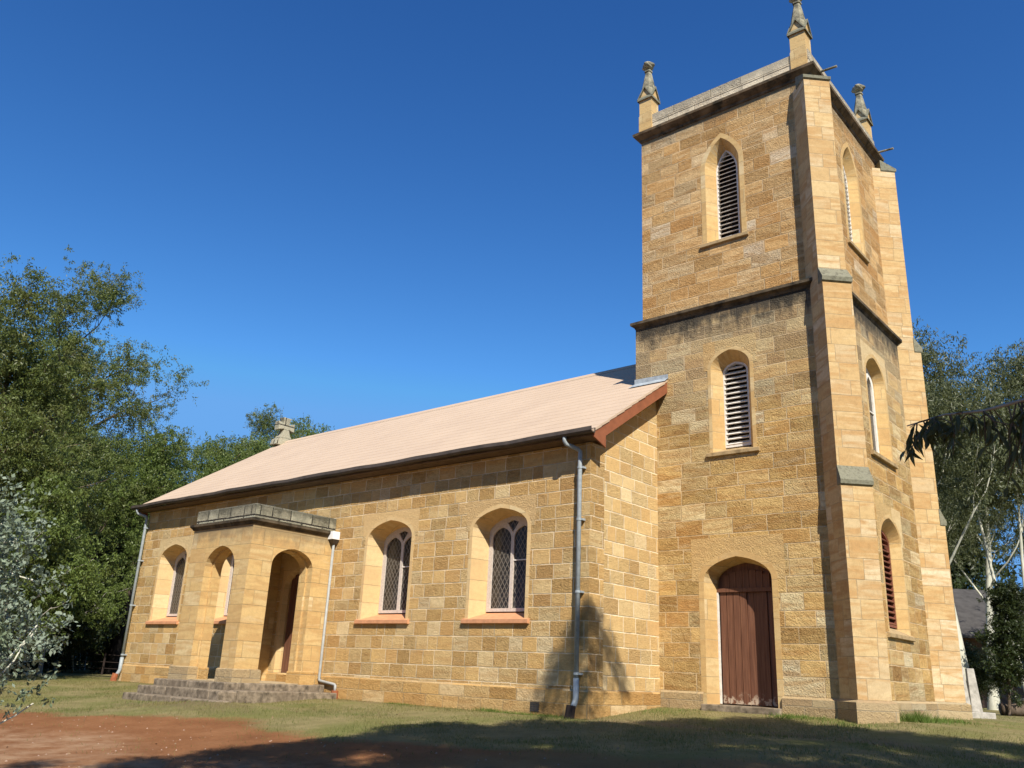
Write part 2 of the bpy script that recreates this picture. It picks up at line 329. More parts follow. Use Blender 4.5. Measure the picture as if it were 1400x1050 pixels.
def ground_mat():
    k = NT('lawn_and_red_earth'); P = k.n('TexCoord').outputs['Object']; s = k.n('SeparateXYZ', {0: P}); X, Y = s.outputs[0], s.outputs[1]
    edge = k.m('ADD', k.m('SUBTRACT', -4.75, k.m('MULTIPLY', .30, k.m('MAXIMUM', 0.0, k.m('SUBTRACT', -4.6, X)))), k.m('MULTIPLY', .42, k.m('MAXIMUM', 0.0, k.m('SUBTRACT', X, .5))))
    w = k.m('ADD', k.m('MULTIPLY', .28, k.m('SINE', k.m('MULTIPLY', X, 1.1))), k.m('MULTIPLY', .14, k.m('SINE', k.m('ADD', k.m('MULTIPLY', X, 2.9), 1.0))))
    dm = k.m('SUBTRACT', k.m('ADD', edge, w), Y)
    n1 = k.noise(P, 2.2, 6, .7); n2 = k.noise(P, .6, 4, .6); n3 = k.noise(P, 18, 5, .7); n4 = k.noise(P, 70, 4, .7)
    dm2 = k.m('ADD', dm, k.m('MULTIPLY', k.m('SUBTRACT', n1, .5), 1.5))
    dirt = k.m('MULTIPLY', k.ss(dm2, -.25, .4), k.m('SUBTRACT', 1.0, k.m('MULTIPLY', k.ss(X, .8, 3.0), k.m('MULTIPLY', n1, .55))))
    g = k.ramp(n1, [(.25,(.15,.126,.055)),(.5,(.215,.182,.082)),(.75,(.275,.225,.108))])
    g = k.mix(k.m('MULTIPLY', k.ss(n2, .45, .65), .6), g, (.13,.145,.038))
    g = k.mix(.7, g, k.ramp(n4, [(.25,(.55,.55,.5)),(.5,(1,1,1)),(.75,(1.4,1.4,1.3))]), 'MULTIPLY')
    d = k.ramp(k.noise(P, 1.1, 6, .65), [(.25,(.165,.072,.031)),(.5,(.22,.098,.042)),(.75,(.27,.132,.060))])
    d = k.mix(.7, d, k.ramp(n3, [(.25,(.75,.72,.7)),(.5,(1,1,1)),(.8,(1.25,1.25,1.25))]), 'MULTIPLY')
    sandy = k.m('MULTIPLY', k.ss(k.m('ADD', dm, k.m('MULTIPLY', k.m('SUBTRACT', n2, .5), 2.0)), 1.9, 3.2), k.ss(n1, .3, .7))
    d = k.mix(k.m('MULTIPLY', sandy, .7), d, (.37,.25,.15))
    east = k.ss(X, .8, 3.0)
    d = k.mix(k.m('MULTIPLY', east, .65), d, (.19,.125,.06))
    # worn bare patch by the steps, bare strip under the wall
    ddx = k.m('ADD', X, 6.9); ddy = k.m('ADD', Y, 3.9)
    worn = k.m('SUBTRACT', 1.0, k.ss(k.m('ADD', k.m('SQRT', k.m('ADD', k.m('MULTIPLY', k.m('MULTIPLY', ddx, ddx), .16), k.m('MULTIPLY', ddy, ddy))), k.m('MULTIPLY', k.m('SUBTRACT', n1, .5), 1.4)), .3, 1.0))
    g = k.mix(k.m('MULTIPLY', worn, .7), g, (.17,.125,.07))
    wall = k.m('SUBTRACT', 1.0, k.ss(k.m('ADD', k.m('ABSOLUTE', Y), k.m('MULTIPLY', k.m('SUBTRACT', n3, .5), .5)), .15, .5))
    g = k.mix(k.m('MULTIPLY', wall, .6), g, (.22,.16,.09))
    c = k.mix(dirt, g, d)
    h = k.m('ADD', k.m('MULTIPLY', n3, .8), k.m('MULTIPLY', n4, .7))
    return k.done(c, .95, h, .02, .8, .08)
M['ground'] = ground_mat()

# ------------------------------------------------------------------ ground
def build_ground():
    xs = np.concatenate([np.linspace(-900,-60,14), np.linspace(-55,-20,24), np.arange(-19,12.1,.25), np.linspace(13,60,30), np.linspace(80,900,12)])
    ys = np.concatenate([np.linspace(-900,-60,12), np.linspace(-50,-18,20), np.arange(-17,5.1,.25), np.linspace(6,60,36), np.linspace(80,1200,14)])
    gx, gy = np.meshgrid(xs, ys)
    z = ground_h(gx, gy)
    v = np.stack([gx, gy, z], -1).reshape(-1, 3)
    nx, ny = len(xs), len(ys)
    i, j = np.meshgrid(np.arange(nx-1), np.arange(ny-1)); a = (j*nx + i).ravel()
    f = np.stack([a, a+1, a+1+nx, a+nx], -1)
    me = bpy.data.meshes.new('ground'); me.from_pydata(v.tolist(), [], f.tolist())
    me.polygons.foreach_set('use_smooth', [True]*len(me.polygons))
    return tag(link('ground', me, M['ground']), kind='structure')
build_ground()

# ------------------------------------------------------------------ church
church = empty('church', (0,0,0), 'old sandstone church with square pinnacled bell tower and pale pink roof', 'church')
YT, TL, TX, OFF, TD, L, W = 2.60, -.555, 4.168, .122, 4.80, 17.68, 10.0
RS = .645
def roofz(y): return 5.15 + RS*(y + .3) if y <= 5 else 5.15 + RS*(10.3 - y)

def head(u, k):
    e = 2.0 if k > .4 else 2.35
    return (1-k)*max(0, 1 - u**e)**(1/e if k <= .4 else .5) + k*(1-u)
def arch(cx, half, z0, zs, za, k=.24, n=9):
    """opening outline, counter-clockwise from the lower left: jambs and a pointed head"""
    H = za - zs
    pts = [(cx - half, z0), (cx + half, z0)]
    th = [math.pi/2*i/n for i in range(n+1)]
    for t in th:
        u = math.cos(t); pts.append((cx + half*u, zs + H*head(u, k)))
    for t in th[-2::-1]:
        u = math.cos(t); pts.append((cx - half*u, zs + H*head(u, k)))
    return pts
def rect_like(cx, half, z0, zs, zt, n=9):
    """rectangular outline with as many points as arch()"""
    pts = [(cx - half, z0), (cx + half, z0)]
    r = []
    mid = n//2
    for i in range(n+1):
        if i <= mid: r.append((half, zs + (zt - zs)*i/mid))
        else: r.append((half*(1 - (i-mid)/(n-mid)), zt))
    pts += [(cx + a, b) for a, b in r] + [(cx - a, b) for a, b in r[-2::-1]]
    return pts
def shrink(poly, cx, d):
    zc = sum(p[1] for p in poly)/len(poly)
    return [(x - math.copysign(min(d, abs(x-cx)), x-cx), z - (d if z > zc else 0)) for x, z in poly]

class Face:
    """a wall plane: p(u, z, depth) with depth measured into the wall"""
    def __init__(s, o, U, N): s.o = Vector(o); s.U = Vector(U); s.N = Vector(N)
    def p(s, u, z, d=0.0): return s.o + s.U*u + Vector((0,0,z)) - s.N*d
def panel(mb, F, poly, holes=(), thick=.5, d0=0.0):
    loops = [poly] + list(holes)
    fl = [p for l in loops for p in l]; n = len(fl)
    tris = tessellate_polygon([[Vector((u, z, 0)) for u, z in l] for l in loops])
    vs = [F.p(u, z, d0) for u, z in fl] + [F.p(u, z, d0 + thick) for u, z in fl]
    fs = [tuple(t) for t in tris] + [tuple(i + n for i in t)[::-1] for t in tris]
    b = 0
    for l in loops:
        k = len(l)
        fs += [(b+i, b+(i+1)%k, n+b+(i+1)%k, n+b+i) for i in range(k)]
        b += k
    mb.add(vs, fs)
def surround_mesh(F, outer, op, inner, depth, thick, proud=.005):
    mb = MB()
    q = lambda poly, d: [F.p(u, z, d) for u, z in poly[1:] + poly[:1]]   # open at the sill
    loops = [q(outer, .03), q(outer, -proud), q(op, -proud), q(inner, depth), q(inner, thick)]
    return mb.loft(loops, closed=False)
def head_slab(F, cx, hin, hout, zs, za, zt, k=.24):
    a = arch(cx, hin, zs - .5, zs, za, k)[2:]
    poly = [(cx + hout, zs), (cx + hout, zt), (cx - hout, zt), (cx - hout, zs)] + [(u, z) for u, z in a[::-1]]
    mb = MB(); panel(mb, F, poly, [], .04, -.0035); return mb
def sill_mesh(F, cx, half_out, half_in, z_in, z_front, depth, nose=.07, th=.075):
    mb = MB()
    s = (z_in - z_front)/(depth + nose)
    zf = z_front; z0 = z_front + s*nose
    a = [(-nose, zf), (-nose, zf - th), (-nose+.02, zf - th - .012), (.05, zf - th), (.05, z0 + s*.05)]
    mb.loft([[F.p(cx - half_out, z, d) for d, z in a], [F.p(cx + half_out, z, d) for d, z in a]], True, True, True)
    b = [(.05, z0 + s*.05 - .001), (.05, zf - th), (depth + .02, zf - th), (depth + .02, z_in)]
    mb.loft([[F.p(cx - half_in, z, d) for d, z in b], [F.p(cx + half_in, z, d) for d, z in b]], True, True, True)
    return mb

F_front = Face((0,0,0), (1,0,0), (0,-1,0))
F_gable = Face((0,0,0), (0,1,0), (1,0,0))
F_tf = Face((0,YT,0), (1,0,0), (0,-1,0))
F_tx = Face((TX,0,0), (0,1,0), (1,0,0))
F_tfu = Face((0,YT+OFF,0), (1,0,0), (0,-1,0))
F_txu = Face((TX-OFF,0,0), (0,1,0), (1,0,0))

def glazed_window(F, cx, half, z0, zs, za, wall_holes, sill_half, zin, mat='surround', sill='sill_paint', inh=.10, frame='pinkwhite', wide=.2, dep=.43):
    op = arch(cx, half, z0, zs, za)
    outer = arch(cx, half + .09, z0, zs, za + .09)
    inner = arch(cx, half - inh, z0, zs - .03, za - .10)
    wall_holes.append(shrink(outer, cx, .012))
    w = surround_mesh(F, outer, op, inner, dep, dep + .14).build('window', M[mat], church)
    head_slab(F, cx, half + .09, half + wide, zs, za + .09, za + .21).build('lintel', M['head' if mat == 'surround' else 'head_tower'], w)
    ih = half - inh; fr = .105; mu = .085
    zb = zin + .015
    fo = arch(cx, ih, zb, zs - .03, za - .10)
    holes = []
    lw = (ih - fr - mu/2)/2
    for sgn in (-1, 1):
        c = cx + sgn*(mu/2 + lw)
        holes.append(arch(c, lw, zb + .07, zs - .14, za - .33, k=.3, n=6))
    zt = za - .19
    holes.append([(cx - .16, zt - .05), (cx, zt - .26), (cx + .16, zt - .05), (cx, zt + .0)])
    mb = MB(); panel(mb, F, fo, holes, .07, dep + .02)
    mb.build('frame', M[frame], w)
    mb = MB(); mb.add([F.p(u, z, dep + .055) for u, z in fo], [tuple(range(len(fo)))])
    mb.build('pane', M['glass'], w)
    mb = MB()   # ventilator bar across the right-hand light
    mb.obox(F.p(cx + mu/2 + lw, zs - .62, dep + .04), F.U*lw, Vector((0,0,.012)), F.N*.012)
    mb.build('glazing_bar', M['white'], w)
    sill_mesh(F, cx, sill_half, half - .01, zin, z0, dep + .06).build('sill', M[sill], w)
    return w

def louvre_window(F, cx, half, z0, zs, za, wall_holes, sill_half, zin, k=.24, band=None, mat='surround_tower', slat='white', frame='white', inh=.16, sp=.115, dep=.26):
    op = arch(cx, half, z0, zs, za, k)
    outer = arch(cx, half + band, z0, zs, za + band*1.15, k) if band else arch(cx, half + .08, z0, zs, za + .08, k)
    inner = arch(cx, half - inh, z0, zs - .03, za - .2, k)
    wall_holes.append(shrink(outer, cx, .012))
    w = surround_mesh(F, outer, op, inner, dep, dep + .22).build('louvred_window', M[mat], church)
    if not band: head_slab(F, cx, half + .08, half + .17, zs, za + .08, za + .26, k).build('lintel', M['head_tower'], w)
    ih = half - inh; zb = zin + .01
    fo = arch(cx, ih, zb, zs - .03, za - .2, k)
    fi = arch(cx, ih - .04, zb + .05, zs - .05, za - .25, k)
    mb = MB(); panel(mb, F, fo, [fi], .09, dep + .01); mb.build('frame', M[frame], w)
    mb = MB(); z = zb + .10
    H = za - .25 - (zs - .05)
    while z < za - .30:
        hw = ih - .035
        if z > zs - .05:
            q = min(.98, (z + .02 - zs + .05)/H); hw *= math.sqrt(max(.05, 1 - q*q))*.95
        mb.obox(F.p(cx, z, dep + .065), F.U*hw, F.N*.062 - Vector((0,0,.042)), (F.N*.042 + Vector((0,0,.062)))*.14)
        z += sp
    mb.build('louvres', M[slat], w)
    mb = MB(); mb.add([F.p(u, zz, dep + .2) for u, zz in fo], [tuple(range(len(fo)))]); mb.build('shade_backing', M['dark'], w)  # dark sheet painted in for the unlit interior behind the slats
    sill_mesh(F, cx, sill_half, half - .01, zin, z0, dep + .04, .06, .07).build('sill', M['sill_stone'], w)
    return w

def plank_door(F, cx, half, z0, zs, za, depth, transom=None, n=8, fr=.05, k=.24):
    fo = arch(cx, half, z0, zs, za, k)
    mb = MB(); panel(mb, F, fo, [], .05, depth + .04)
    d = mb.build('door', M['door'], church)
    mb = MB(); rng = random.Random(int(cx*10) + 5)
    w = (2*half - 2*fr)/n
    top = transom if transom else zs
    for i in range(n):
        u0 = cx - half + fr + i*w
        dz = rng.choice((0, .022, .0, .032))
        ztop = top if transom else zs + (za - zs)*math.sqrt(max(0, 1 - ((u0 + w/2 - cx)/half)**2))*.9
        mb.loft([[F.p(u0 + .006, z, depth + dz), F.p(u0 + w - .006, z, depth + dz), F.p(u0 + w - .006, z, depth + .045), F.p(u0 + .006, z, depth + .045)] for z in (z0 + .01, ztop)], True, True, True)
    mb.build('boards', M['door'], d)
    if transom:
        mb = MB(); mb.obox(F.p(cx, transom + .045, depth + .0), F.U*(half - .004), (0,0,.04), F.N*.04); mb.build('transom', M['door'], d)
        mb = MB()
        for i in range(n - 1):
            u = cx - half + fr + (i + .5)*w
            zt = zs + (za - zs)*((1-k)*math.sqrt(max(0, 1 - ((u + w/2 - cx)/half)**2))) - .05
            if zt > transom + .12:
                mb.obox(F.p(u + w*.5, (transom + .09 + zt)/2, depth + .02), F.U*(w*.47), (0,0,(zt - transom - .09)/2), F.N*.02)
        mb.build('top_panel', M['door'], d)
    return d

# --- nave walls with their windows
holes = []
for cx in (-2.35, -5.83, -12.5, -15.7):
    glazed_window(F_front, cx, .775, 1.50, 3.39, 3.83, holes, .91, 1.68)
# porch door in the nave wall
pd_out = rect_like(-9.17, .74, 0.0, 2.45, 3.1); holes.append(shrink(pd_out, -9.17, .012))
surround_mesh(F_front, pd_out, arch(-9.17, .62, 0.0, 2.35, 2.85), arch(-9.17, .56, 0.0, 2.33, 2.8), .12, .45).build('door_surround', M['surround'], church)
plank_door(F_front, -9.17, .56, .02, 2.33, 2.8, .14, None, 7)
mb = MB(); panel(mb, F_front, [(-L, -.7), (0, -.7), (0, 4.98), (-L, 4.98)], holes, .5)
mb.build('nave_wall', M['nave'], church)
mb = MB()
panel(mb, F_gable, [(.5, -.7), (9.5, -.7), (9.5, roofz(9.5)-.12), (5, roofz(5)-.12), (.5, roofz(.5)-.12)], [], .5)
mb.build('gable_wall', M['gable'], church)
mb = MB()
panel(mb, Face((-L,0,0), (0,1,0), (-1,0,0)), [(.5, -.7), (9.5, -.7), (9.5, roofz(9.5)-.12), (5, roofz(5)-.12), (.5, roofz(.5)-.12)], [], .5)
panel(mb, Face((0,W,0), (1,0,0), (0,1,0)), [(-L, -.7), (0, -.7), (0, 4.98), (-L, 4.98)], [], .5)
mb.build('rear_wall', M['nave'], church)
# plinth
mb = MB()
def plinth_run(pts, z0, z1, o=.05):
    a = [(o, z0), (o, z1 - .035), (0.0, z1), (-.05, z1), (-.05, z0)]
    return a
prof = [(.05,-.7),(.05,.185),(.004,.225),(-.06,.225),(-.06,-.7)]
mb.loft([[(-L-.05, -d, z) for d, z in prof], [(d, -d, z) for d, z in prof], [(d, YT-.004, z) for d, z in prof]], True, True, True)
mb.build('plinth', M['plinth'], church)
# air vent
mb = MB()
for i in range(6): mb.box(-1.30 + i*.036, -1.278 + i*.036, -.062, -.045, -.22, -.05)
for i in range(5): mb.box(-1.31, -1.08, -.058, -.045, -.22 + i*.04, -.208 + i*.04)
mb.build('air_vent', M['dark_iron'], church)

# --- roof: stepped tile courses
mb = MB(); NC = 19
X0, X1 = -L - .42, .30
def slope_course(side):
    y0, y1 = -.34, 5.0
    for i in range(NC):
        a = y0 + (y1 - y0)*i/NC; b = y0 + (y1 - y0)*(i+1)/NC
        za, zb = roofz(a), roofz(b)
        pa, pb = za + .005, zb - .001
        pts = [(a, pa), (b, pb), (b, zb - .06), (a, za - .045)]
        if side: pts = [(10 - y, z) for y, z in pts]
        jit = .006*math.sin(i*2.3)
        mb.loft([[(X0 - jit, y, z) for y, z in pts], [(X1 + jit, y, z) for y, z in pts]], True, True, True)
slope_course(0); slope_course(1)
rf = mb.build('roof', M['roof'], church)
mb = MB()
mb.loft([[(x, 5 + a, roofz(5) + z) for a, z in ((-.17,-.10),(-.1,-.015),(0,.045),(.1,-.015),(.17,-.10))] for x in np.linspace(X0, -.56, 30)], False)
mb.build('ridge_capping', M['roof'], rf)
mb = MB()
mb.loft([[(X0+.05, y, z), (X1-.05, y, z), (X1-.05, y, z-.03), (X0+.05, y, z-.03)] for y, z in ((-.31, roofz(-.31)-.10), (.02, roofz(-.31)-.12), (.3, roofz(.0)-.12))], True, True, True)
mb.build('soffit', M['soffit'], rf)
# bargeboards
for xb in (X1 - .055, X0 + .02):
    mb = MB()
    for side in (0, 1):
        pts = [(-.30, roofz(-.30)-.05), (5, roofz(5)-.05), (5, roofz(5)-.32), (.12, roofz(.12)-.32), (.12, roofz(-.30)-.30), (-.30, roofz(-.30)-.16)]
        if side: pts = [(10 - y, z) for y, z in pts]
        mb.prism([(xb, y, z) for y, z in pts], (.04, 0, 0))
    mb.build('bargeboard', M['barge'], church)
# gutter
mb = MB()
gp = [(-.30,5.16),(-.31,5.05),(-.42,5.05),(-.45,5.09),(-.45,5.165),(-.44,5.165),(-.43,5.075),(-.32,5.065),(-.315,5.16)]
nseg = 26
loops = []
for i in range(nseg+1):
    x = X0 - .03 + (X1 + .02 - X0 + .03)*i/nseg
    sag = -.018*math.sin(i*1.7)*math.sin(i*.63)
    loops.append([(x, y, z + sag) for y, z in gp])
mb.loft(loops, True, True, True)
mb.build('gutter', M['gutter'], church)
# lead flashing where the roof meets the tower
mb = MB()
mb.loft([[(TL - .03, YT - .012, roofz(YT)+.01), (X1 + .02, YT - .012, roofz(YT)+.01)], [(TL - .03, YT - .014, roofz(YT)+.155), (X1 + .02, YT - .014, roofz(YT)+.13)]], False)
mb.loft([[(TL - .12, YT - .16, roofz(YT-.16)+.028), (X1 + .02, YT - .16, roofz(YT-.16)+.028)], [(TL - .03, YT - .012, roofz(YT)+.04), (X1 + .02, YT - .012, roofz(YT)+.04)]], False)
mb.build('flashing', M['flash'], church)

# --- downpipes
def downpipe(x, shoe):
    mb = MB()
    mb.tube([(x-.20,-.37,5.06),(x-.20,-.37,4.97),(x-.18,-.34,4.91),(x-.04,-.13,4.83),(x,-.10,4.78),(x,-.10,4.66),(x,-.10,.42)], .046, 12)
    mb.tube([(x,-.10,.42),(x,-.10,.06),(x-.01,-.13,-.03),(x-.02,-.18,-.12)], .056, 12)
    p = mb.build('downpipe', M['galv'], church, smooth=True)
    for z in (4.45, 3.4, 2.0, .5):
        mb = MB(); mb.box(x-.065, x+.085, -.105, .004, z-.02, z+.02); mb.tube([(x,-.10,z-.022),(x,-.10,z+.022)], .055, 12)
        mb.build('bracket', M['galv'], p)
    mb = MB(); mb.tube([(x-.03,-.20,-.06),(x-.05,-.24,-.35)], [.09,.10], 10)
    mb.build('drain_shoe', M[shoe], p)
downpipe(-.19, 'dark'); downpipe(-17.62, 'terra')
# porch downpipe with white rainwater head
mb = MB(); x = -7.80
mb.tube([(x,-.09,3.40),(x,-.09,.16),(x+.01,-.09,.11),(x+.06,-.09,.09),(x+.62,-.11,.03),(x+.66,-.115,.01),(x+.67,-.12,-.16)], .034, 10)
p = mb.build('downpipe', M['bare_pipe'], church, smooth=True)
mb = MB()
mb.loft([[(x-.055,-.14,3.36),(x+.055,-.14,3.36),(x+.055,-.03,3.36),(x-.055,-.03,3.36)],[(x-.11,-.22,3.46),(x+.11,-.22,3.46),(x+.11,-.02,3.46),(x-.11,-.02,3.46)]], True, True, False)
mb.build('rainwater_neck', M['gutter'], p)
mb = MB(); mb.box(x-.12, x+.12, -.23, -.012, 3.462, 3.66); mb.build('rainwater_head', M['rainhead'], p, bevel=.008)
mb = MB(); mb.tube([(x+.67,-.12,-.10),(x+.67,-.12,-.34)], .085, 10); mb.build('drain_shoe', M['terra'], p)

# --- porch
PX0, PX1, PYF, PT = -10.46, -7.88, -2.42, .42
porch_holes_f, porch_holes_s = [], []
Fp = Face((0,PYF,0), (1,0,0), (0,-1,0)); Fs = Face((PX1,0,0), (0,1,0), (1,0,0)); Fl = Face((PX0,0,0), (0,1,0), (-1,0,0))
af = arch(-9.08, .64, 0.0, 2.50, 3.08, k=.15); asd = arch(-1.19, .60, 0.0, 2.62, 3.09, k=.15)
mb = MB()
top = 3.52
# front panel, side panels between it and the nave wall; feet below the platform
def notch(poly_l, poly_r, z0, op): return [(poly_l, z0), (op[0][0], z0)] + [op[0]] + op[:1:-1][::1]
def pier_panel(F, u0, u1, op, t):
    left, right = op[0][0], op[1][0]
    head = op[2:]          # from the right spring up and over to the left spring
    poly = [(u0, -.3), (left, -.3)] + head[::-1] + [(right, -.3), (u1, -.3), (u1, top), (u0, top)]
    panel(mb, F, poly, [], t)
pier_panel(Fp, PX0, PX1, af, PT)
pier_panel(Fs, PYF + PT, -.001, asd, PT)
pier_panel(Fl, PYF + PT, -.001, asd, PT)
porch = mb.build('porch', M['porch'], church)
# inner order of the arches: a rebated second ring behind a shadow gap
mb = MB()
for F, a in ((Fp, af), (Fs, asd)):
    cx = (a[0][0] + a[1][0])/2; h = (a[1][0] - a[0][0])/2
    o2 = arch(cx, h + .0, -.02, a[2][1], max(z for _, z in a), k=.15); i2 = arch(cx, h - .05, -.02, a[2][1] - .01, max(z for _, z in a) - .05, k=.15)
    q = lambda poly, d: [F.p(u, z, d) for u, z in poly[1:] + poly[:1]]
    mb.loft([q(o2, .20), q(i2, .20), q(i2, PT + .02), q(o2, PT + .02)], closed=False)
mb.build('arch_lining', M['porch'], porch)
# pedestals
mb = MB()
def ped(x0, x1, y0, y1): mb.loft([[(x0,y0,-.12),(x1,y0,-.12),(x1,y1,-.12),(x0,y1,-.12)], [(x0,y0,.27),(x1,y0,.27),(x1,y1,.27),(x0,y1,.27)], [(x0+.03,y0+.03,.295),(x1-.03,y0+.03,.295),(x1-.03,y1-.03,.295),(x0+.03,y1-.03,.295)]], True, True, True)
e = .055
for mt, b4 in (('plinth_grey', (-8.44 - e, PX1 + e, PYF - e, -1.79 + e)), ('plinth_grey', (PX0 - e, -9.72 + e, PYF - e, PYF + .20)),
               ('plinth', (PX0 - e, -9.72 + e + .02, PYF + .22, PYF + PT + e)), ('plinth', (PX1 - PT - e, PX1 + e, -.59 - e, -.002))):
    mb = MB(); ped(*b4); mb.build('pedestal', M[mt], porch)
# cornice, parapet, flat roof
def rect_ring(x0, x1, y0, y1, prof, mb, open_back=False):
    loops = []
    for d, z in prof:
        loops.append([(x0-d, y0-d, z), (x1+d, y0-d, z), (x1+d, y1 + (0 if open_back else d), z), (x0-d, y1 + (0 if open_back else d), z)])
    return loops
mb = MB()
mb.loft(rect_ring(PX0, PX1, PYF, -.002, [(-.1,3.52),(.02,3.52),(.05,3.57),(.085,3.60),(.09,3.655),(-.1,3.69)], mb, True), True, True, True)
mb.build('cornice', M['string'], porch)
mb = MB()
zt = 4.02
mb.loft(rect_ring(PX0+.02, PX1-.01, PYF+.01, -.004, [(0,3.68),(0,zt-.03),(-.02,zt),(-.30,zt),(-.30,3.70)], mb, True), True, True, True)
mb.build('parapet', M['lichen'], porch, bevel=.012)
mb = MB()
mb.box(PX0+.5, PX1-.45, -2.0, -.02, 3.40, 3.48); mb.build('ceiling', M['sill_stone'], porch)
# floor and steps
mb = MB(); mb.box(PX0-.02, PX1+.02, PYF-.02, -.055, -.3, .012); mb.build('floor', M['floor_stone'], porch)
rng = random.Random(4)
def step_run(x0, x1, y0, y1, z0, z1, along, lens, tilt=0):
    mb = MB(); a0, a1 = (x0, x1) if along == 'x' else (y0, y1)
    a = a0
    i = 0
    while a < a1 - .05:
        b = min(a1, a + lens[i % len(lens)]); i += 1
        j = [rng.uniform(-.012, .012) for _ in range(3)]
        if along == 'x': mb.box(a+.004, b-.004, y0+j[0], y1, z0, z1+j[1]*.8)
        else: mb.box(x0, x1+j[0], a+.004, b-.004, z0, z1+j[1]*.8)
        a = b
    return mb
st = [('x', -10.5, -7.55, -2.82, PYF-.02, -.35, .0, (1.5,.9,1.1)), ('y', PX1+.0, -7.55, PYF-.02, -.10, -.35, .0, (1.3,.9)),
      ('x', -10.36, -7.0, -3.28, -2.822, -.5, -.15, (1.25,1.75,.6)), ('y', -7.548, -7.0, -2.82, -.14, -.5, -.145, (1.7,1.1)),
      ('x', -10.3, -6.45, -3.64, -3.282, -.7, -.325, (1.3,.8,.7,.45,.5))]
for al, x0, x1, y0, y1, z0, z1, ln in st:
    mb = step_run(x0, x1, y0, y1, z0, z1, al, ln)
    o = mb.build('step', M['step'], porch, bevel=.022)

# --- tower walls
tc = 1.82; tcy = YT + TD/2
lo_f, lo_x, up_f, up_x = [], [], [], []
louvre_window(F_tf, 1.85, .46, 5.13, 7.03, 7.44, lo_f, .60, 5.28)
louvre_window(F_tfu, 1.79, .44, 10.24, 12.30, 13.0, up_f, .60, 10.36, k=.41, band=.12)
louvre_window(F_txu, tcy, .50, 10.24, 12.30, 13.08, up_x, .66, 10.36, k=.41, band=.12, dep=.19, inh=.12)
glazed_window(F_tx, tcy, .62, 5.20, 6.95, 7.50, lo_x, .80, 5.34, 'surround_tower', 'sill_stone', .12, 'white', dep=.19)
louvre_window(F_tx, tcy, .64, 1.52, 3.38, 3.90, lo_x, .82, 1.68, slat='louvre_brown', frame='louvre_brown', dep=.19, inh=.12)
td_out = arch(1.82, .86, -.3, 2.44, 3.04); lo_f.append(shrink(td_out, 1.82, .012))
surround_mesh(F_tf, td_out, arch(1.82, .74, -.3, 2.44, 2.92), arch(1.82, .64, -.3, 2.42, 2.84), .37, .55).build('door_surround', M['surround_tower'], church)
head_slab(F_tf, 1.82, .86, 1.02, 2.44, 3.04, 3.32).build('door_lintel', M['head_tower'], church)
plank_door(F_tf, 1.82, .64, .06, 2.42, 2.84, .40, 2.24, 8)
mb = MB(); mb.box(1.02, 2.66, YT - .16, YT + .60, -.3, .045); mb.build('threshold', M['step'], church, bevel=.015)
mb = MB(); x = 1.82 - .64
mb.box(x - .002, x + .03, YT + .355, YT + .40, .06, 2.24); mb.build('door_stop', M['white'], church)
H1 = 8.60
mb = MB()
panel(mb, F_tf, [(TL, -.7), (TX, -.7), (TX, H1), (TL, H1)], lo_f, .5)
panel(mb, F_tx, [(YT+.5, -.7), (YT+TD, -.7), (YT+TD, H1), (YT+.5, H1)], lo_x, .5)
panel(mb, Face((TL,0,0), (0,1,0), (-1,0,0)), [(YT+.5, -.7), (YT+TD, -.7), (YT+TD, H1), (YT+.5, H1)], [], .45)
panel(mb, Face((0,YT+TD,0), (1,0,0), (0,1,0)), [(TL+.45, -.7), (TX-.5, -.7), (TX-.5, H1), (TL+.45, H1)], [], .5)
mb.build('tower_wall', M['tower'], church)
ux0, ux1, uy0, uy1 = TL+OFF, TX-OFF, YT+OFF, YT+TD-OFF
mb = MB(); z0, z1 = 8.58, 13.95
panel(mb, F_tfu, [(ux0, z0), (ux1, z0), (ux1, z1), (ux0, z1)], up_f, .5)
panel(mb, F_txu, [(uy0+.5, z0), (uy1, z0), (uy1, z1), (uy0+.5, z1)], up_x, .5)
panel(mb, Face((ux0,0,0), (0,1,0), (-1,0,0)), [(uy0+.5, z0), (uy1, z0), (uy1, z1), (uy0+.5, z1)], [], .45)
panel(mb, Face((0,uy1,0), (1,0,0), (0,1,0)), [(ux0+.45, z0), (ux1-.5, z0), (ux1-.5, z1), (ux0+.45, z1)], [], .5)
mb.build('belfry_wall', M['tower_up'], church)
mb = MB(); mb.box(ux0+.1, ux1-.1, uy0+.1, uy1-.1, 13.80, 14.02); mb.build('tower_roof', M['flash'], church)
mb = MB(); mb.loft(rect_ring(TL, TX, YT, YT+TD, [(-.1,8.44),(.004,8.44),(.03,8.50),(.09,8.535),(.10,8.545),(.10,8.61),(-.118,8.72),(-.2,8.72)], mb), True)
mb.build('string_course', M['string'], church)
mb = MB(); mb.loft(rect_ring(ux0, ux1, uy0, uy1, [(-.1,13.72),(.004,13.72),(.03,13.74),(.04,13.79),(.09,13.83),(.15,13.89),(.165,13.90),(.175,13.965),(.0,14.03),(-.2,14.03)], mb), True)
mb.build('cornice', M['cornice'], church)
mb = MB(); mb.loft(rect_ring(ux0, ux1, uy0, uy1, [(.0,14.0),(.0,14.23),(.010,14.235),(.010,14.49),(-.02,14.51),(-.30,14.51),(-.30,14.0)], mb), True)
mb.build('parapet', M['parapet'], church)
# tower plinth
mb = MB(); z1 = .27
mb.loft([[(x, y, z) for x, y, z in ((2.66, YT-d, zz), )][0:1] + [(TX+d, YT-d, zz), (TX+d, YT+TD+d, zz)] for d, zz in ((.06,-.7),(.06,z1-.04),(.004,z1))], False)
mb.loft([[(.055, YT-d, zz), (1.02, YT-d, zz)] for d, zz in ((.06,-.7),(.06,z1-.04),(.004,z1))], False)
mb.build('plinth', M['plinth_grey'], church)

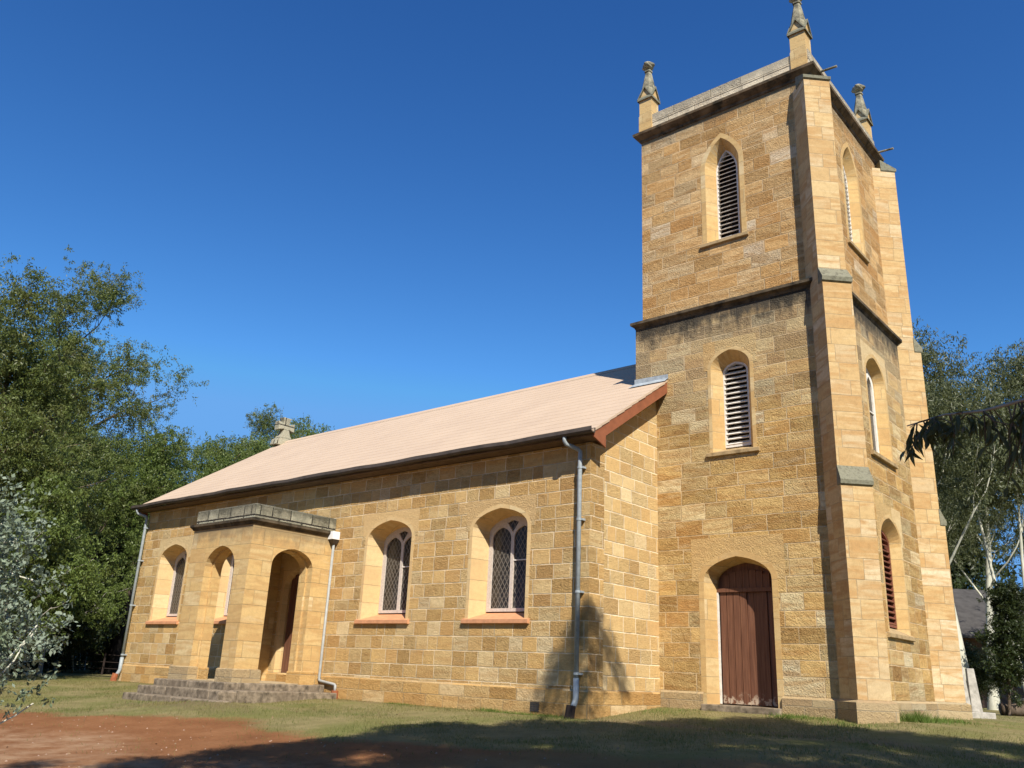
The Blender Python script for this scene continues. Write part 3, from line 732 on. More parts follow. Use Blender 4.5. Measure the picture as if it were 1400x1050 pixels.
# --- diagonal buttresses
S2 = math.sqrt(.5)
def buttress(C, dvec):
    d = Vector(dvec).normalized(); n = Vector((-d.y, d.x, 0)); C = Vector((C[0], C[1], 0)); h = .307
    def blk(mb, pi, po, hh, z0, z1):
        a = [C + d*pi - n*hh, C + d*po - n*hh, C + d*po + n*hh, C + d*pi + n*hh]
        mb.loft([[p + Vector((0,0,z)) for p in a] for z in (z0, z1)], True, True, True)
    mb = MB()
    blk(mb, -.75, .383, h, .26, 4.16); blk(mb, -.75, .289, h - .004, 4.16, 8.42); blk(mb, -.75, .144, h - .008, 8.42, 13.46)
    b = mb.build('buttress', M['butt'], church)
    def cap(mb, pin, pout, z0, z1, zt, o=.045, so=.014):
        lp = []
        for p, hh, z in ((pout, h - .006, z0 - .03), (pout + o*.8, h + so, z0), (pout + o, h + so, z1)):
            lp.append([C + d*(pin - .02) - n*hh + Vector((0,0,z)), C + d*p - n*hh + Vector((0,0,z)), C + d*p + n*hh + Vector((0,0,z)), C + d*(pin - .02) + n*hh + Vector((0,0,z))])
        hh = h + .004
        lp.append([C + d*(pin - .02) - n*hh + Vector((0,0,zt)), C + d*(pin + .006) - n*hh + Vector((0,0,zt)), C + d*(pin + .006) + n*hh + Vector((0,0,zt)), C + d*(pin - .02) + n*hh + Vector((0,0,zt))])
        mb.loft(lp, True, True, True)
    for pin, pout, z0, z1, zt in ((.289,.383,4.09,4.17,4.46), (.144,.289,8.33,8.42,8.68), (-.22,.144,13.40,13.47,13.70)):
        mb = MB(); cap(mb, pin, pout, z0, z1, zt); mb.build('weathering_cap', M['cap'], b)
    mb = MB(); blk(mb, -.8, .383 + .07, h + .07, -.7, .235)
    lp = []
    for pp, hh, z in ((.453, h+.07, .235), (.39, h+.006, .275)):
        lp.append([C + d*(-.8) - n*hh + Vector((0,0,z)), C + d*pp - n*hh + Vector((0,0,z)), C + d*pp + n*hh + Vector((0,0,z)), C + d*(-.8) + n*hh + Vector((0,0,z))])
    mb.loft(lp, True, False, True)
    mb.build('plinth', M['plinth_grey'], b)
buttress((TX, YT), (1,-1,0)); buttress((TX, YT+TD), (1,1,0))

# --- pinnacles
def pinnacle_parts():
    w = .18
    mb = MB(); mb.box(-w, w, -w, w, 13.98, 15.08)
    mb.box(-w-.012, w+.012, -w-.012, w+.012, 13.98, 14.55)
    for (ax, ay) in ((1,0),(0,1)):        # crossed gablets
        pts = [(-w, 15.08), (w, 15.08), (0, 15.40)]
        for s in (-1, 1):
            if ax: mb.prism([(s*w, a, z) for a, z in pts], (-s*w, 0, 0))
            else: mb.prism([(a, s*w, z) for a, z in pts], (0, -s*w, 0))
    shaft = mb.mesh('pinnacle')
    mb = MB(); o = .045; th = .05
    for (ax, ay) in ((1,0),(0,1)):
        for s in (-1, 1):
            L0 = [(-w-o, 15.02), (-w-o, 15.02+th), (0, 15.40+th+.01), (w+o, 15.02+th), (w+o, 15.02), (0, 15.395)]
            if ax: mb.prism([(s*(w+o), a, z) for a, z in L0], (-s*(w+o), 0, 0))
            else: mb.prism([(a, s*(w+o), z) for a, z in L0], (0, -s*(w+o), 0))
    gab = mb.mesh('gablet_coping')
    mb = MB()
    lp = []
    for r, z in ((.172,15.1),(.172,15.34),(.118,15.68),(.068,15.98),(.092,15.99),(.092,16.025),(.045,16.06),(.06,16.12)):
        c = r*.62
        lp.append([(r,-c,z),(r,c,z),(c,r,z),(-c,r,z),(-r,c,z),(-r,-c,z),(-c,-r,z),(c,-r,z)])
    mb.loft(lp, True, True, True); spire = mb.mesh('spire')
    bm = bmesh.new(); bmesh.ops.create_icosphere(bm, subdivisions=3, radius=.16)
    for v in bm.verts:
        a = math.atan2(v.co.y, v.co.x)
        r = 1 + .22*math.cos(4*a)*(1 - abs(v.co.z)/.16)*(1 if v.co.z > -.05 else .3) + .08*math.sin(v.co.x*60 + v.co.z*40)
        v.co = Vector((v.co.x*r, v.co.y*r, v.co.z*.72 + 16.20))
    fin = bpy.data.meshes.new('finial'); bm.to_mesh(fin); bm.free()
    return shaft, gab, spire, fin
PM = pinnacle_parts()
for (x, y) in ((ux0+.135, uy0+.155), (ux1-.21, uy0+.155), (ux1-.21, uy1-.155), (ux0+.135, uy1-.155)):
    p = link('pinnacle', PM[0], M['porch'], church); p.location = (x, y, 0)
    link('gablet_coping', PM[1], M['cap'], p); link('spire', PM[2], M['spire'], p); link('finial', PM[3], M['spire'], p)
# lead spouts
for y in (uy0 + .25, uy1 - .30):
    mb = MB(); mb.tube([(ux1 + .1, y, 13.93), (ux1 + .55, y, 13.90)], .028, 10); mb.build('water_spout', M['spire'], church)

# --- cross on the far gable
mb = MB()
cx, cy, cz = -L - .25, 4.9, roofz(5) - .04
def cprism(pts, t=.15): mb.prism([(cx - t*.92, cy + a*.84, cz + z*.88) for a, z in pts], (1.84*t, 0, 0))
cprism([(-.52,-.18),(.52,-.18),(.46,.06),(.30,.16),(-.30,.16),(-.46,.06)], .22)
cprism([(-.34,.16),(.34,.16),(.20,.34),(.14,.54),(-.14,.54),(-.20,.34)], .19)
cprism([(-.13,.54),(.13,.54),(.16,.94),(.23,1.10),(-.23,1.10),(-.16,.94)], .16)
for s in (-1, 1): cprism([(s*.12,.58),(s*.43,.50),(s*.43,.90),(s*.12,.80)], .158)
mb.build('gable_cross', M['lichen'], church, bevel=.02)

# ------------------------------------------------------------------ foliage
def leaf_mat(name, lo, hi, alt=None, trans=.42, rough=.45, spec=.35):
    k = NT(name)
    r = k.n('NewGeometry').outputs['Random Per Island']
    P = k.n('TexCoord').outputs['Object']; n1 = k.noise(P, .8, 3)
    c = k.mix(r, lo, hi)
    if alt: c = k.mix(k.m('MULTIPLY', k.ss(n1, .45, .62), .8), c, alt)
    k.set(k.bsdf.inputs['Base Color'], c); k.set(k.bsdf.inputs['Roughness'], rough); k.set(k.bsdf.inputs['Specular IOR Level'], spec)
    tr = k.n('BsdfTranslucent', {0: k.mix(.5, c, (.16,.18,.03))})
    mx = k.n('MixShader', {0: trans, 1: k.bsdf.outputs[0], 2: tr.outputs[0]})
    k.t.links.new(mx.outputs[0], k.out.inputs[0])
    return k.mat
M['leaf_gum'] = leaf_mat('gum_leaves', (.07,.100,.022), (.185,.230,.062), (.145,.155,.046))
M['leaf_bright'] = leaf_mat('bright_leaves', (.08,.125,.024), (.20,.265,.066), (.15,.18,.046))
M['leaf_grey'] = leaf_mat('grey_gum_leaves', (.08,.098,.048), (.19,.21,.11), (.12,.135,.06))
M['leaf_dark'] = leaf_mat('dark_leaves', (.018,.030,.010), (.05,.07,.018), (.035,.045,.015), trans=.25)
M['leaf_silver'] = leaf_mat('silver_blue_leaves', (.14,.185,.13), (.30,.36,.27), (.16,.215,.11), trans=.25, rough=.55)
M['leaf_shade'] = leaf_mat('drooping_gum_leaves', (.03,.038,.018), (.09,.10,.045), None, trans=.35)
def bark(name, lo, hi, scale=5, dark=None):
    k = NT(name); P = k.n('TexCoord').outputs['Object']; s = k.n('SeparateXYZ', {0: P})
    n = k.noise(k.vec(k.m('MULTIPLY', s.outputs[0], 3), k.m('MULTIPLY', s.outputs[1], 3), k.m('MULTIPLY', s.outputs[2], .8)), scale, 5, .7)
    c = k.ramp(n, [(.3, lo), (.65, hi)])
    if dark: c = k.mix(k.m('SUBTRACT', 1.0, k.ss(k.m('ADD', s.outputs[2], k.m('MULTIPLY', n, 1.0)), dark[1]-.4, dark[1]+.4)), c, dark[0])
    return k.done(c, .9, n, .03, .6, .1)
M['bark_brown'] = bark('brown_bark', (.055,.040,.028), (.17,.13,.095))
M['bark_black'] = bark('fire_blackened_bark', (.10,.075,.05), (.24,.18,.13), 5, ((.014,.012,.011), 4.0))
M['bark_pale'] = bark('pale_gum_bark', (.42,.42,.33), (.66,.65,.54), 3)
M['bark_grey'] = bark('grey_bark', (.20,.18,.15), (.40,.37,.32), 4)

def leaf_mesh(name, centers, radii, counts, size, width, rng, droop=.5, flat=.75, shell=.45, spray=0):
    """many small leaf-shaped faces scattered through each clump"""
    cen = np.asarray(centers, float); rad0 = np.asarray(radii, float); counts = np.broadcast_to(np.asarray(counts), (len(cen),))
    if spray:      # leaves gathered in hanging sprays set round the clump
        ns = np.maximum(3, (counts/spray).astype(int))
        C0 = np.repeat(cen, ns, axis=0); R0 = np.repeat(rad0, ns); k0 = len(C0)
        d = rng.normal(size=(k0,3)); d[:,2] += .25; d /= np.linalg.norm(d, axis=1, keepdims=True)
        off = d*(rng.uniform(0,1,k0)**.4*R0)[:,None]; off[:,2] *= flat
        S0 = C0 + off; dirs = d*.6 + rng.normal(size=(k0,3))*.45; dirs[:,2] -= droop*.7; dirs /= np.linalg.norm(dirs, axis=1, keepdims=True)
        per = np.maximum(4, rng.normal(spray, spray*.3, k0)).astype(int)
        n = int(per.sum()); sl = np.repeat(R0, per)*.42; t = rng.uniform(0,1,n)
        P = np.repeat(S0, per, axis=0) + np.repeat(dirs, per, axis=0)*(t*sl)[:,None] + rng.normal(size=(n,3))*(sl*.17)[:,None]
    else:
        C = np.repeat(cen, counts, axis=0); Rr = np.repeat(rad0, counts)
        n = len(C)
        d = rng.normal(size=(n,3)); d /= np.linalg.norm(d, axis=1, keepdims=True)
        rad = rng.uniform(0,1,n)**shell
        off = d*(rad*Rr)[:,None]; off[:,2] *= flat
        P = C + off
    a = rng.normal(size=(n,3)); a[:,2] -= droop*1.6; a /= np.linalg.norm(a, axis=1, keepdims=True)
    b = np.cross(a, rng.normal(size=(n,3))); b /= np.linalg.norm(b, axis=1, keepdims=True)
    ln = size*rng.uniform(.6,1.3,n)[:,None]; wd = width*rng.uniform(.7,1.3,n)[:,None]
    V = np.stack([P, P + a*ln*.45 + b*wd*.5, P + a*ln, P + a*ln*.45 - b*wd*.5], 1).reshape(-1,3)
    me = bpy.data.meshes.new(name)
    me.vertices.add(4*n); me.vertices.foreach_set('co', V.astype(np.float32).ravel())
    me.loops.add(4*n); me.loops.foreach_set('vertex_index', np.arange(4*n, dtype=np.int32))
    me.polygons.add(n); me.polygons.foreach_set('loop_start', np.arange(0, 4*n, 4, dtype=np.int32)); me.polygons.foreach_set('loop_total', np.full(n, 4, np.int32))
    me.update(calc_edges=True); me.validate()
    return me

def grow_tree(seed, height, trunk_r, first=.35, spread=.55, nl=8, lean=(0,0), sub=(4,3), limb_len=.42, up=.35, forks=1, wob=.055, limbf=.52):
    """skeleton: returns tube mesh builder and clump centres"""
    rng = np.random.default_rng(seed); mb = MB(); tips = []
    def path(p, d, ln, n, wob, upb):
        pts = [np.array(p, float)]; d = np.array(d, float); d /= np.linalg.norm(d)
        for i in range(n):
            d = d + rng.normal(size=3)*wob; d[2] += upb; d /= np.linalg.norm(d)
            pts.append(pts[-1] + d*ln/n)
        return pts, d
    def lerp(pts, t):
        x = t*(len(pts)-1); i = min(int(x), len(pts)-2); return pts[i] + (pts[i+1] - pts[i])*(x - i), pts[i+1] - pts[i]
    stems = []
    for k in range(forks):
        ang = rng.uniform(0, 6.28)
        ld = np.array([lean[0] + (math.cos(ang)*(.28 if limbf > .4 else .13) if forks > 1 else 0), lean[1] + (math.sin(ang)*(.28 if limbf > .4 else .13) if forks > 1 else 0), 1.0])
        hh = height*rng.uniform(.78,.95)
        tp, td = path((rng.normal()*.05*(forks>1), rng.normal()*.05*(forks>1), -.3), ld, hh, 9, wob, .03)
        r0 = trunk_r*(1 if forks == 1 else .7)
        rad = [r0*(1.25 if i == 0 else 1)*(1 - .82*i/9) for i in range(10)]
        mb.tube(tp, rad, 10, False); stems.append((tp, rad, hh))
    for tp, rad, hh in stems:
        n_l = max(3, nl//forks)
        for i in range(n_l):
            t = first + (1-first)*(i + rng.uniform(.1,.9))/n_l
            p, dd = lerp(tp, min(t, .98)); r = np.interp(t*9, range(10), rad)
            ang = i*2.4 + rng.uniform(-.5,.5)
            out = np.array([math.cos(ang), math.sin(ang), up + rng.uniform(-.1,.35)])
            ll = height*limb_len*(1.15 - .75*t)*rng.uniform(.75,1.25)
            lp, ld = path(p, out*spread*1.6 + dd/np.linalg.norm(dd)*.4, ll, 6, .16, .07)
            lr = max(.02, r*limbf)
            mb.tube(lp, [lr*(1 - .8*k/6) for k in range(7)], 6, False)
            for j in range(sub[0]):
                t2 = .35 + .65*(j + rng.uniform(.2,.9))/sub[0]
                p2, d2 = lerp(lp, min(t2, .99))
                d2 = d2/np.linalg.norm(d2) + rng.normal(size=3)*.65; d2[2] += .12
                bl = ll*rng.uniform(.28,.5)
                bp, bd = path(p2, d2, bl, 4, .2, .06)
                br = lr*.4*(1.1 - .5*t2)
                mb.tube(bp, [max(.008, br*(1 - .75*k/4)) for k in range(5)], 5, False)
                tips.append(bp[-1])
                for q in range(sub[1] - 1):
                    tips.append(lerp(bp, rng.uniform(.35,.95))[0] + rng.normal(size=3)*bl*.22)
            tips.append(lp[-1])
        tips.append(tp[-1])
    return mb, np.array(tips), rng

def make_tree(name, label, cat, loc, seed, height, trunk_r, leafm, barkm, group=None, clump=.75, leaves=380, lsize=.16, lwid=.05, droop=.5, rz=0, shell=.5, flat=.8, spray=26, **kw):
    mb, tips, rng = grow_tree(seed, height, trunk_r, **kw)
    root = empty(name, (loc[0], loc[1], gh(loc[0], loc[1])), label, cat, group, rz)
    t = mb.build('trunk', M[barkm], root, smooth=True)
    rad = clump*rng.uniform(.6,1.35,len(tips)); cnt = np.maximum(20, (leaves*(rad/clump)**2)).astype(int)
    me = leaf_mesh('crown', tips, rad, cnt, lsize, lwid, rng, droop, flat, shell, spray)
    link('crown', me, M[leafm], root)
    return root
def copy_tree(src, loc, rz, sc, label, group=None, sz=None):
    r = src.copy(); col.objects.link(r); r.location = (loc[0], loc[1], gh(loc[0], loc[1])); r.rotation_euler.z = rz; r.scale = (sc, sc, sz or sc)
    r['label'] = label
    if group: r['group'] = group
    for ch in src.children:
        c = ch.copy(); col.objects.link(c); c.parent = r
    return r

GB = 'trees beyond the far end of the church'
# the big gums at the left
T1 = make_tree('gum_tree', 'tallest broad dark green gum tree left of the church, bare limbs forking in its crown', 'tree', (-32.2,2.2), 11, 17.5, .42, 'leaf_gum', 'bark_brown', GB, clump=.82, leaves=330, lsize=.13, lwid=.042, nl=12, spread=.6, first=.26, sub=(6,4))
T2 = make_tree('gum_tree', 'dark gum tree at the left edge of the picture, behind the silver shrub', 'tree', (-22.5,-2.8), 23, 12.0, .32, 'leaf_gum', 'bark_brown', GB, clump=.78, leaves=310, lsize=.13, lwid=.042, nl=11, spread=.6, first=.25, sub=(6,4))
T3 = make_tree('gum_tree', 'gum tree with a fire blackened trunk beside the far corner downpipe', 'tree', (-27.9,4.7), 31, 11.0, .28, 'leaf_bright', 'bark_black', GB, clump=.75, leaves=300, lsize=.12, lwid=.042, nl=10, spread=.62, first=.42, sub=(6,4), wob=.012)
for i, (src, x, y, rz, sc, lab) in enumerate((
    (T3, -33.1, 11.8, 1.1, 1.2, 'leafy gum tree rising over the far left end of the roof'),
    (T1, -36.6, 15.7, 2.3, .90, 'gum tree over the lower end of the roof, left of the stone cross'),
    (T3, -39.8, 19.9, 3.6, 1.42, 'small treetop touching the left side of the gable cross'),
    (T3, -42.8, 24.4, 5.0, 1.66, 'treetop directly behind the stone gable cross'),
    (T1, -45.0, 29.5, .6, 1.05, 'tip of a treetop showing above the ridge right of the gable cross'),
    (T1, -41.0, 7.3, 4.1, .85, 'shadowy gum tree filling the gap behind the tallest tree'),
    (T3, -42.4, 11.2, 2.0, 1.05, 'bushy gum tree low behind the tallest tree and the black trunk'),
    (T2, -32.3, 1.1, .9, .95, 'gum tree standing between the left edge gum and the tallest gum'),
    (T2, -44.5, 15.9, 3.3, .95, 'gum tree seen through the gaps above the far left eave'))):
    copy_tree(src, (x, y), rz, sc, lab, GB)
# scrub and saplings under them
GS = 'understory shrubs at the wood edge'
rng = np.random.default_rng(5)
S1 = make_tree('shrub', 'dense olive shrub at the wood edge behind the wire fence', 'shrub', (-32.0,1.6), 41, 4.2, .07, 'leaf_dark', 'bark_grey', GS, clump=.75, leaves=420, lsize=.13, lwid=.045, nl=9, first=.12, spread=.6, sub=(3,3), forks=2)
for i, (x, y, sc) in enumerate(((-29.5,-1.0,.9),(-34.5,4.2,1.1),(-36.0,7.4,1.2),(-38.0,9.6,1.3),(-27.5,-3.2,.8),(-36.8,4.0,1.5),(-40.0,13.0,1.5),(-33.5,-1.2,1.4),(-25.6,-2.2,1.3),(-27.4,.4,1.5),(-28.6,2.6,1.35),(-30.8,5.6,1.5),(-24.0,-4.6,1.2),(-42,4.5,1.3),(-43,8.5,1.4),(-44,12.5,1.5),(-46,6.5,1.6),(-45,1,1.4),(-40,-1,1.2),(-50,4,2.6),(-52,10,2.8),(-50,-4,2.6),(-56,17,3),(-48,-12,2.6),(-58,26,3.2),(-56,0,3))):
    copy_tree(S1, (x, y), i*1.7, sc, S1['label'], GS).location.z -= .6*sc
GP = 'thin pale saplings at the wood edge'
Y1 = make_tree('small_gum_tree', 'sunlit bushy young gum tree at the wood edge, nearest the silver shrub', 'tree', (-19.6,-3.2), 44, 7.2, .10, 'leaf_bright', 'bark_grey', None, clump=.62, leaves=300, lsize=.11, lwid=.042, nl=13, first=.12, spread=.5, sub=(4,3), limb_len=.36)
copy_tree(Y1, (-22.6,-.4), 2.4, .88, 'sunlit bushy young gum tree in front of the tallest gum')
copy_tree(Y1, (-24.6,-.9), 4.4, .8, 'sunlit bushy young gum tree left of the black trunk')
P1 = make_tree('sapling', 'thin pale stemmed sapling in the scrub behind the wire fence', 'sapling', (-30.6,1.4), 51, 5.5, .055, 'leaf_gum', 'bark_pale', GP, clump=.5, leaves=160, nl=5, first=.55, spread=.5, sub=(2,2), lean=(.12,.05))
for i, (x, y, sc) in enumerate(((-29.8,.2,1.0),(-31.0,2.7,1.1),(-31.6,3.4,.85),(-29.0,-1.4,1.05),(-33.0,4.6,1.2),(-29.6,3.9,.9))):
    copy_tree(P1, (x, y), i*2.1 + .5, sc, P1['label'], GP)

# right-hand side beyond the tower
GR = 'trees beyond the tower'
R1 = make_tree('gum_tree', 'white barked gum tree close beside the far tower buttress', 'tree', (2.95,14.95), 62, 11.3, .21, 'leaf_grey', 'bark_pale', GR, clump=.8, leaves=430, lsize=.13, lwid=.035, nl=10, first=.38, spread=.42, sub=(4,3), lean=(-.035,-.03), up=.9, droop=.8, wob=.012, limbf=.3)
R2 = make_tree('gum_tree', 'gum tree of several slender white stems at the right edge of the picture', 'tree', (4.0,18.2), 73, 10.5, .13, 'leaf_grey', 'bark_pale', GR, clump=.75, leaves=360, lsize=.13, lwid=.035, nl=12, first=.5, spread=.42, sub=(4,3), forks=4, up=.8, droop=.8, wob=.02, limbf=.35)
copy_tree(R1, (-2.2, 27.5), 2.2, 1.22, 'tall grey green gum tree rising behind the far tower buttress', GR)
copy_tree(R1, (1.4, 25.0), 3.1, 1.0, 'grey gum tree between the white trunked gum and the slender stems', GR)
copy_tree(R1, (7.2, 27.0), 4.2, 1.0, 'grey gum tree behind the slender white stems', GR)
copy_tree(R1, (.6, 23.5), 5.3, .9, 'grey gum tree directly behind the near white gum', GR)
R3 = make_tree('cypress_tree', 'dark green conical tree on a thin stem in front of the grey roofed house', 'tree', (4.0,14.6), 81, 4.6, .05, 'leaf_dark', 'bark_brown', None, clump=.34, leaves=150, lsize=.10, lwid=.03, nl=24, first=.22, spread=.4, limb_len=.12, sub=(3,2), up=.5, droop=.2)
S2b = []
for i, (x, y, sc, lab) in enumerate(((3.6,24.0,.62,'low leafy shrub in front of the grey roofed house'), (6.4,24.5,.55,'rounded shrub at the right edge before the grey roofed house'), (1.6,22.0,.5,'small shrub behind the near white gum'),(-8,52,3.0,'dark bushy thicket far behind the grey roofed house, its left part'),(6,58,3.2,'dark bushy thicket far behind the grey roofed house, its right part'))):
    copy_tree(S1, (x, y), i*2.0, sc, lab, 'shrubs about the house')

# far house
h = empty('house', (2.4, 38.5, gh(2.4,38.5)), 'low dark house with a grey roof among the trees beyond the tower', 'house', None, R(40.5))
mb = MB()
panel(mb, Face((0,-3.5,0),(1,0,0),(0,-1,0)), [(-8,-.5),(8,-.5),(8,3.3),(-8,3.3)], [[(-5,.9),(-3.4,.9),(-3.4,2.2),(-5,2.2)],[(1,0),(2,0),(2,2.2),(1,2.2)]], .25)
mb.box(-8,-7.75,-3.24,3.5,-.5,3.3); mb.box(7.75,8,-3.24,3.5,-.5,3.3); mb.box(-7.74,7.74,3.25,3.5,-.5,3.3)
mb.build('wall', simple('dark_brick', (.14,.085,.06), .9, .25, 4), h)
mb = MB()
mb.loft([[(x,-4.3,3.05),(x,0,5.6),(x,4.3,3.05),(x,4.3,2.95),(x,0,5.48),(x,-4.3,2.95)] for x in (-8.7,8.7)], True, True, True)
mb.build('roof', simple('grey_sheet_roof', (.075,.07,.065), .9, .2, 3, .1), h)
mb = MB(); mb.box(-5,-3.4,-3.42,-3.38,.9,2.2); mb.build('window', simple('dark_pane', (.03,.035,.04), .15, .1, 3, .5), h)
mb = MB(); mb.box(1,2,-3.42,-3.36,0,2.2); mb.build('door', M['dark'], h)

# pale slabs beside the far buttress
g = empty('gravestone', (4.25, 9.6, gh(4.25,9.6)), 'pale narrow upright stone slabs on a low concrete base beside the far buttress', 'gravestone', None, R(38))
conc = simple('pale_weathered_concrete', (.47,.44,.38), .9, .2, 6, .1, .4, 30, dirt=((.2,.19,.15), .5, 5))
mb = MB(); mb.box(-.52,.40,-.3,.3,-.1,.13); mb.build('base', conc, g, bevel=.015)
for a, b, z in ((-.40,-.25,1.05),(-.22,-.06,1.16),(.02,.19,1.10)):
    mb = MB(); mb.loft([[(a-.04,-.06,.13),(b+.04,-.06,.13),(b+.04,.07,.13),(a-.04,.07,.13)],[(a-.05,-.05,z),(b-.05,-.05,z),(b-.05,.05,z),(a-.05,.05,z)]], True, True, True)
    mb.build('slab', conc, g, bevel=.012)
# log and stone ledge on the far lawn
def logobj(name, label, cat, c, ln, r, rz, seed):
    mb = MB(); rg = random.Random(seed)
    path = [(math.cos(rz)*t*ln, math.sin(rz)*t*ln, rg.uniform(-.02,.02)+r*.9) for t in np.linspace(-.5,.5,7)]
    mb.tube(path, [r*rg.uniform(.85,1.12) for _ in path], 10)
    o = mb.build(name, M['bark_brown'], None, smooth=True); o.location = (c[0], c[1], gh(*c)); tag(o, label, cat)
logobj('fallen_log', 'short dark brown log lying on the lawn at the right edge', 'log', (4.15,15.0), .85, .17, .6, 3)
mb = MB(); mb.box(-.9,.9,-.25,.25,.36,.46); mb.box(-.75,-.6,-.2,.2,-.05,.36); mb.box(.6,.75,-.2,.2,-.05,.36)
bn = empty('bench', (3.9, 21.0, gh(3.9,21.0)), 'low grey backless bench in front of the shrubs beyond the tower', 'bench', None, R(40))
mb = MB(); mb.box(-.9,.9,-.25,.25,.40,.48); mb.build('seat', conc, bn)
for a in (-.7,.6):
    mb = MB(); mb.box(a,a+.12,-.2,.2,-.05,.40); mb.build('leg', conc, bn)
# wire fence at the wood edge
f = empty('wire_fence', (-28.6, 0.6, gh(-28.6,.6)), 'low dark wire and post fence along the wood edge left of the church', 'fence')
pa, pb = Vector((-2.6,-3.6,0)), Vector((2.6,4.6,0))
for i in range(7):
    p = pa.lerp(pb, i/6); mb = MB(); mb.tube([p + Vector((0,0,-.2)), p + Vector((.02,0,.85))], [.045,.04], 7); mb.build('post', M['dark'], f)
mb = MB()
for z in (.25,.5,.78): mb.tube([pa.lerp(pb, i/12) + Vector((0,0,z - .02*(i % 2))) for i in range(13)], .012, 5)
mb.build('wire', M['dark'], f)

# unseen gums added behind the viewpoint to block sky light and shade the ground
for i, (x, y, src, sc) in enumerate(((-16,-29,T1,1.0),(-6,-32,T2,1.15),(3,-31,T1,.95),(11,-31,T3,1.2),(22,-32,T1,1.1),(27,-19,T2,1.05),(30,-8,T1,1.0),(-26,-24,T3,1.25),(27,-26,T3,1.3),(-36,-20,T1,1.0),(33,3,T2,1.1),(10,-34,T1,1.15),(-1,-36,T3,1.4),(36,-16,T1,1.15))):
    copy_tree(src, (x, y), i*1.3, sc, 'unseen gum tree added behind the viewpoint to block sky light', 'unseen trees added behind the viewpoint')

# ------------------------------------------------------------------ silver-leaved young gum close by at the left
sh = make_tree('silver_leaved_gum', 'young silver blue leaved gum close by at the left edge', 'tree', (.95,-11.05), 92, 3.2, .04, 'leaf_silver', 'bark_pale', None, clump=.27, leaves=95, lsize=.05, lwid=.027, spray=12, nl=15, first=.16, spread=.55, limb_len=.42, sub=(4,3), up=.35, droop=.1, shell=.6)

